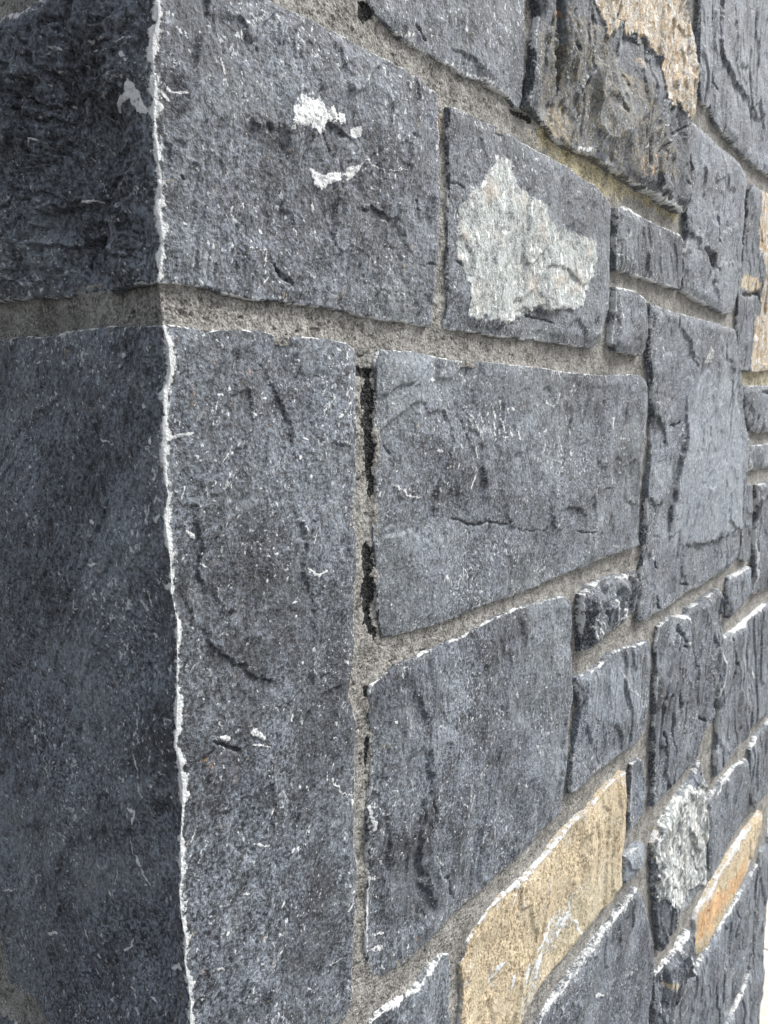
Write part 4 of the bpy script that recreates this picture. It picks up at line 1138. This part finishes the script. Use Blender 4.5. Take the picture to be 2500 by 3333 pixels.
    ridge = np.exp(-(fold / .02) ** 2) * sstep(.0, .35, fbm(SS * 40, ZZ * 40, 3, seed + 99))
    ch['wh'] = np.maximum(ch['wh'], .36 * ridge * (d > 0))
    apply_marks(st['marks'], SS, ZZ, H, ch, crust, seed)
    H = np.where(d > .0005, np.maximum(H, -(.0055 + .004 * (st['rough'] > 1.2)) * sc), H)
    keep = d > -max(.0052, 2.2 * float(np.diff(S).max()))
    tone = np.full(SS.shape, float(st['tone'])) * (1 + .12 * fbm(SS * 9, ZZ * 9, 2, seed + 111))
    tanpos = ch['tan']
    fm = None
    attrs = {'mask': (ch['wh'], tanpos, ch['blk'], tone), 'mask2': (ch['film'], ch['rust'], ch['yel'], ch['cream'])}
    if st['crust']:
        c4 = crust[:-1, :-1] + crust[1:, :-1] + crust[:-1, 1:] + crust[1:, 1:]
        fm = c4 < 2.5
    o = grid_mesh(st['name'], SW, ZWp, keep, H, attrs, M_STONE, fm, d)
    o['label'] = st['label']
    adopt(o, wall)
    if st['crust']:
        ctan = 1.0 if 'ochre' in st['crust'] else 0.0
        cwh = 0.7 if 'bright white' in st['crust'] else 0.0
        at = {'mask': (np.full(SS.shape, cwh), np.full(SS.shape, ctan), ch['blk'], tone), 'mask2': (ch['film'], ch['rust'], ch['yel'], sstep(0, .003 * sc, ch['cd']))}
        q = grid_mesh('mineral_crust', SW, ZWp, keep, H, at, M_CRUST, c4 >= 2.5)
        q['label'] = st['crust']
        q.parent = o
    return o

for i, st in enumerate(STONES):
    build_stone(st, 1000 + 137 * i)

# ------------------------------------------------------------------ mortar
def build_mortar():
    blocks = []
    edges_s = [LEFT_END, -.0001, .45, .9, 1.4, WALL_END]
    objs = []
    S = axis_s(LEFT_END, WALL_END)
    # one sheet in bands of height so that far joints use coarser rows is not needed: rows follow the near pitch
    pz = .00062 * QUAL
    Z = np.arange(GROUND + .0, TOP, pz)
    # vertical density: coarse rows outside the traced stones
    zmin = min(P[:, 1].min() for P in OUTLINES); zmax = max(P[:, 1].max() for P in OUTLINES)
    return S, Z

def mortar_patch(S, Z, seed=77):
    SS, ZZ = np.meshgrid(S, Z)
    D = np.full(SS.shape, -1.0)
    for P in OUTLINES:
        s0, z0 = P.min(0) - .03; s1, z1 = P.max(0) + .03
        i0, i1 = np.searchsorted(S, [s0, s1]); j0, j1 = np.searchsorted(Z, [z0, z1])
        if i1 <= i0 or j1 <= j0: continue
        sub = (slice(j0, j1), slice(i0, i1))
        D[sub] = np.maximum(D[sub], sdf(SS[sub], ZZ[sub], P))
    keep = D < .006
    H = -(.0026 + .0058 * sstep(.15, .75, SS) + .0022 * sstep(0, -.01, SS))
    k = keep
    x, y = SS[k], ZZ[k]
    h = fbm(x * 16, y * 16, 3, seed) * .0018 + fbm(x * 75, y * 75, 4, seed + 3, .65) * .0013 + fbm(x * 380, y * 380, 2, seed + 5) * .00045
    pits = fbm(x * 150, y * 150, 2, seed + 9)
    h -= sstep(.45, .65, pits) * .0014
    dd = -D[k]
    h += .0022 * np.exp(-np.clip(dd, 0, None) / .003) * (.6 + fbm(x * 30, y * 30, 2, seed + 13))   # mortar climbs a little on to the stones
    H[k] += h
    ch = channels(SS.shape)
    ch['wh'][k] = .42 * np.exp(-np.clip(dd, 0, None) / .0016) * sstep(-.1, .35, fbm(x * 24, y * 24, 3, seed + 17))
    cr = np.zeros(SS.shape)
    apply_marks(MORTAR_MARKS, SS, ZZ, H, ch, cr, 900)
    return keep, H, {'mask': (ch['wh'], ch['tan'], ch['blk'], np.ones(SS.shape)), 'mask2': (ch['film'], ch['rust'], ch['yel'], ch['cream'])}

zmin = min(P[:, 1].min() for P in OUTLINES) - .02
cuts = [LEFT_END, 0.35, 0.8, WALL_END]
Sall = axis_s(LEFT_END, WALL_END)
parts = []
for a, b in zip(cuts[:-1], cuts[1:]):
    i0 = np.searchsorted(Sall, a); i1 = min(np.searchsorted(Sall, b), len(Sall) - 1)
    if parts: i0 = last
    last = i1
    S = Sall[i0:i1 + 1]
    pz = float(pitch(np.array(max(0.0, a * .7 + b * .3)))) * QUAL
    zlo, zhi = (-.74, .55) if b < .4 else ((-1.0, .85) if b < .9 else (GROUND - .01, TOP))
    Z = np.arange(zlo, zhi, pz)
    keep, H, at = mortar_patch(S, Z)
    MS, MZ = np.meshgrid(S, Z)
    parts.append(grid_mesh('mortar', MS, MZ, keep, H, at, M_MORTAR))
# the plain body of the wall behind and below the pointed joints
def body(bx):
    vs, fs = [], []
    for (x0, x1, y0, y1, z0, z1) in bx:
        b = len(vs)
        vs += [(x0, y0, z0), (x1, y0, z0), (x1, y1, z0), (x0, y1, z0), (x0, y0, z1), (x1, y0, z1), (x1, y1, z1), (x0, y1, z1)]
        fs += [(b, b+3, b+2, b+1), (b+4, b+5, b+6, b+7), (b, b+1, b+5, b+4), (b+1, b+2, b+6, b+5), (b+2, b+3, b+7, b+6), (b+3, b, b+4, b+7)]
    me = bpy.data.meshes.new('mortar'); me.from_pydata(vs, [], fs); me.materials.append(M_MORTAR)
    o = bpy.data.objects.new('mortar', me); scene.collection.objects.link(o)
    return o
parts.append(body([(.014, WALL_END, .014, -LEFT_END, GROUND - .01, TOP)]))
bpy.ops.object.select_all(action='DESELECT')
for p in parts: p.select_set(True)
bpy.context.view_layer.objects.active = parts[0]
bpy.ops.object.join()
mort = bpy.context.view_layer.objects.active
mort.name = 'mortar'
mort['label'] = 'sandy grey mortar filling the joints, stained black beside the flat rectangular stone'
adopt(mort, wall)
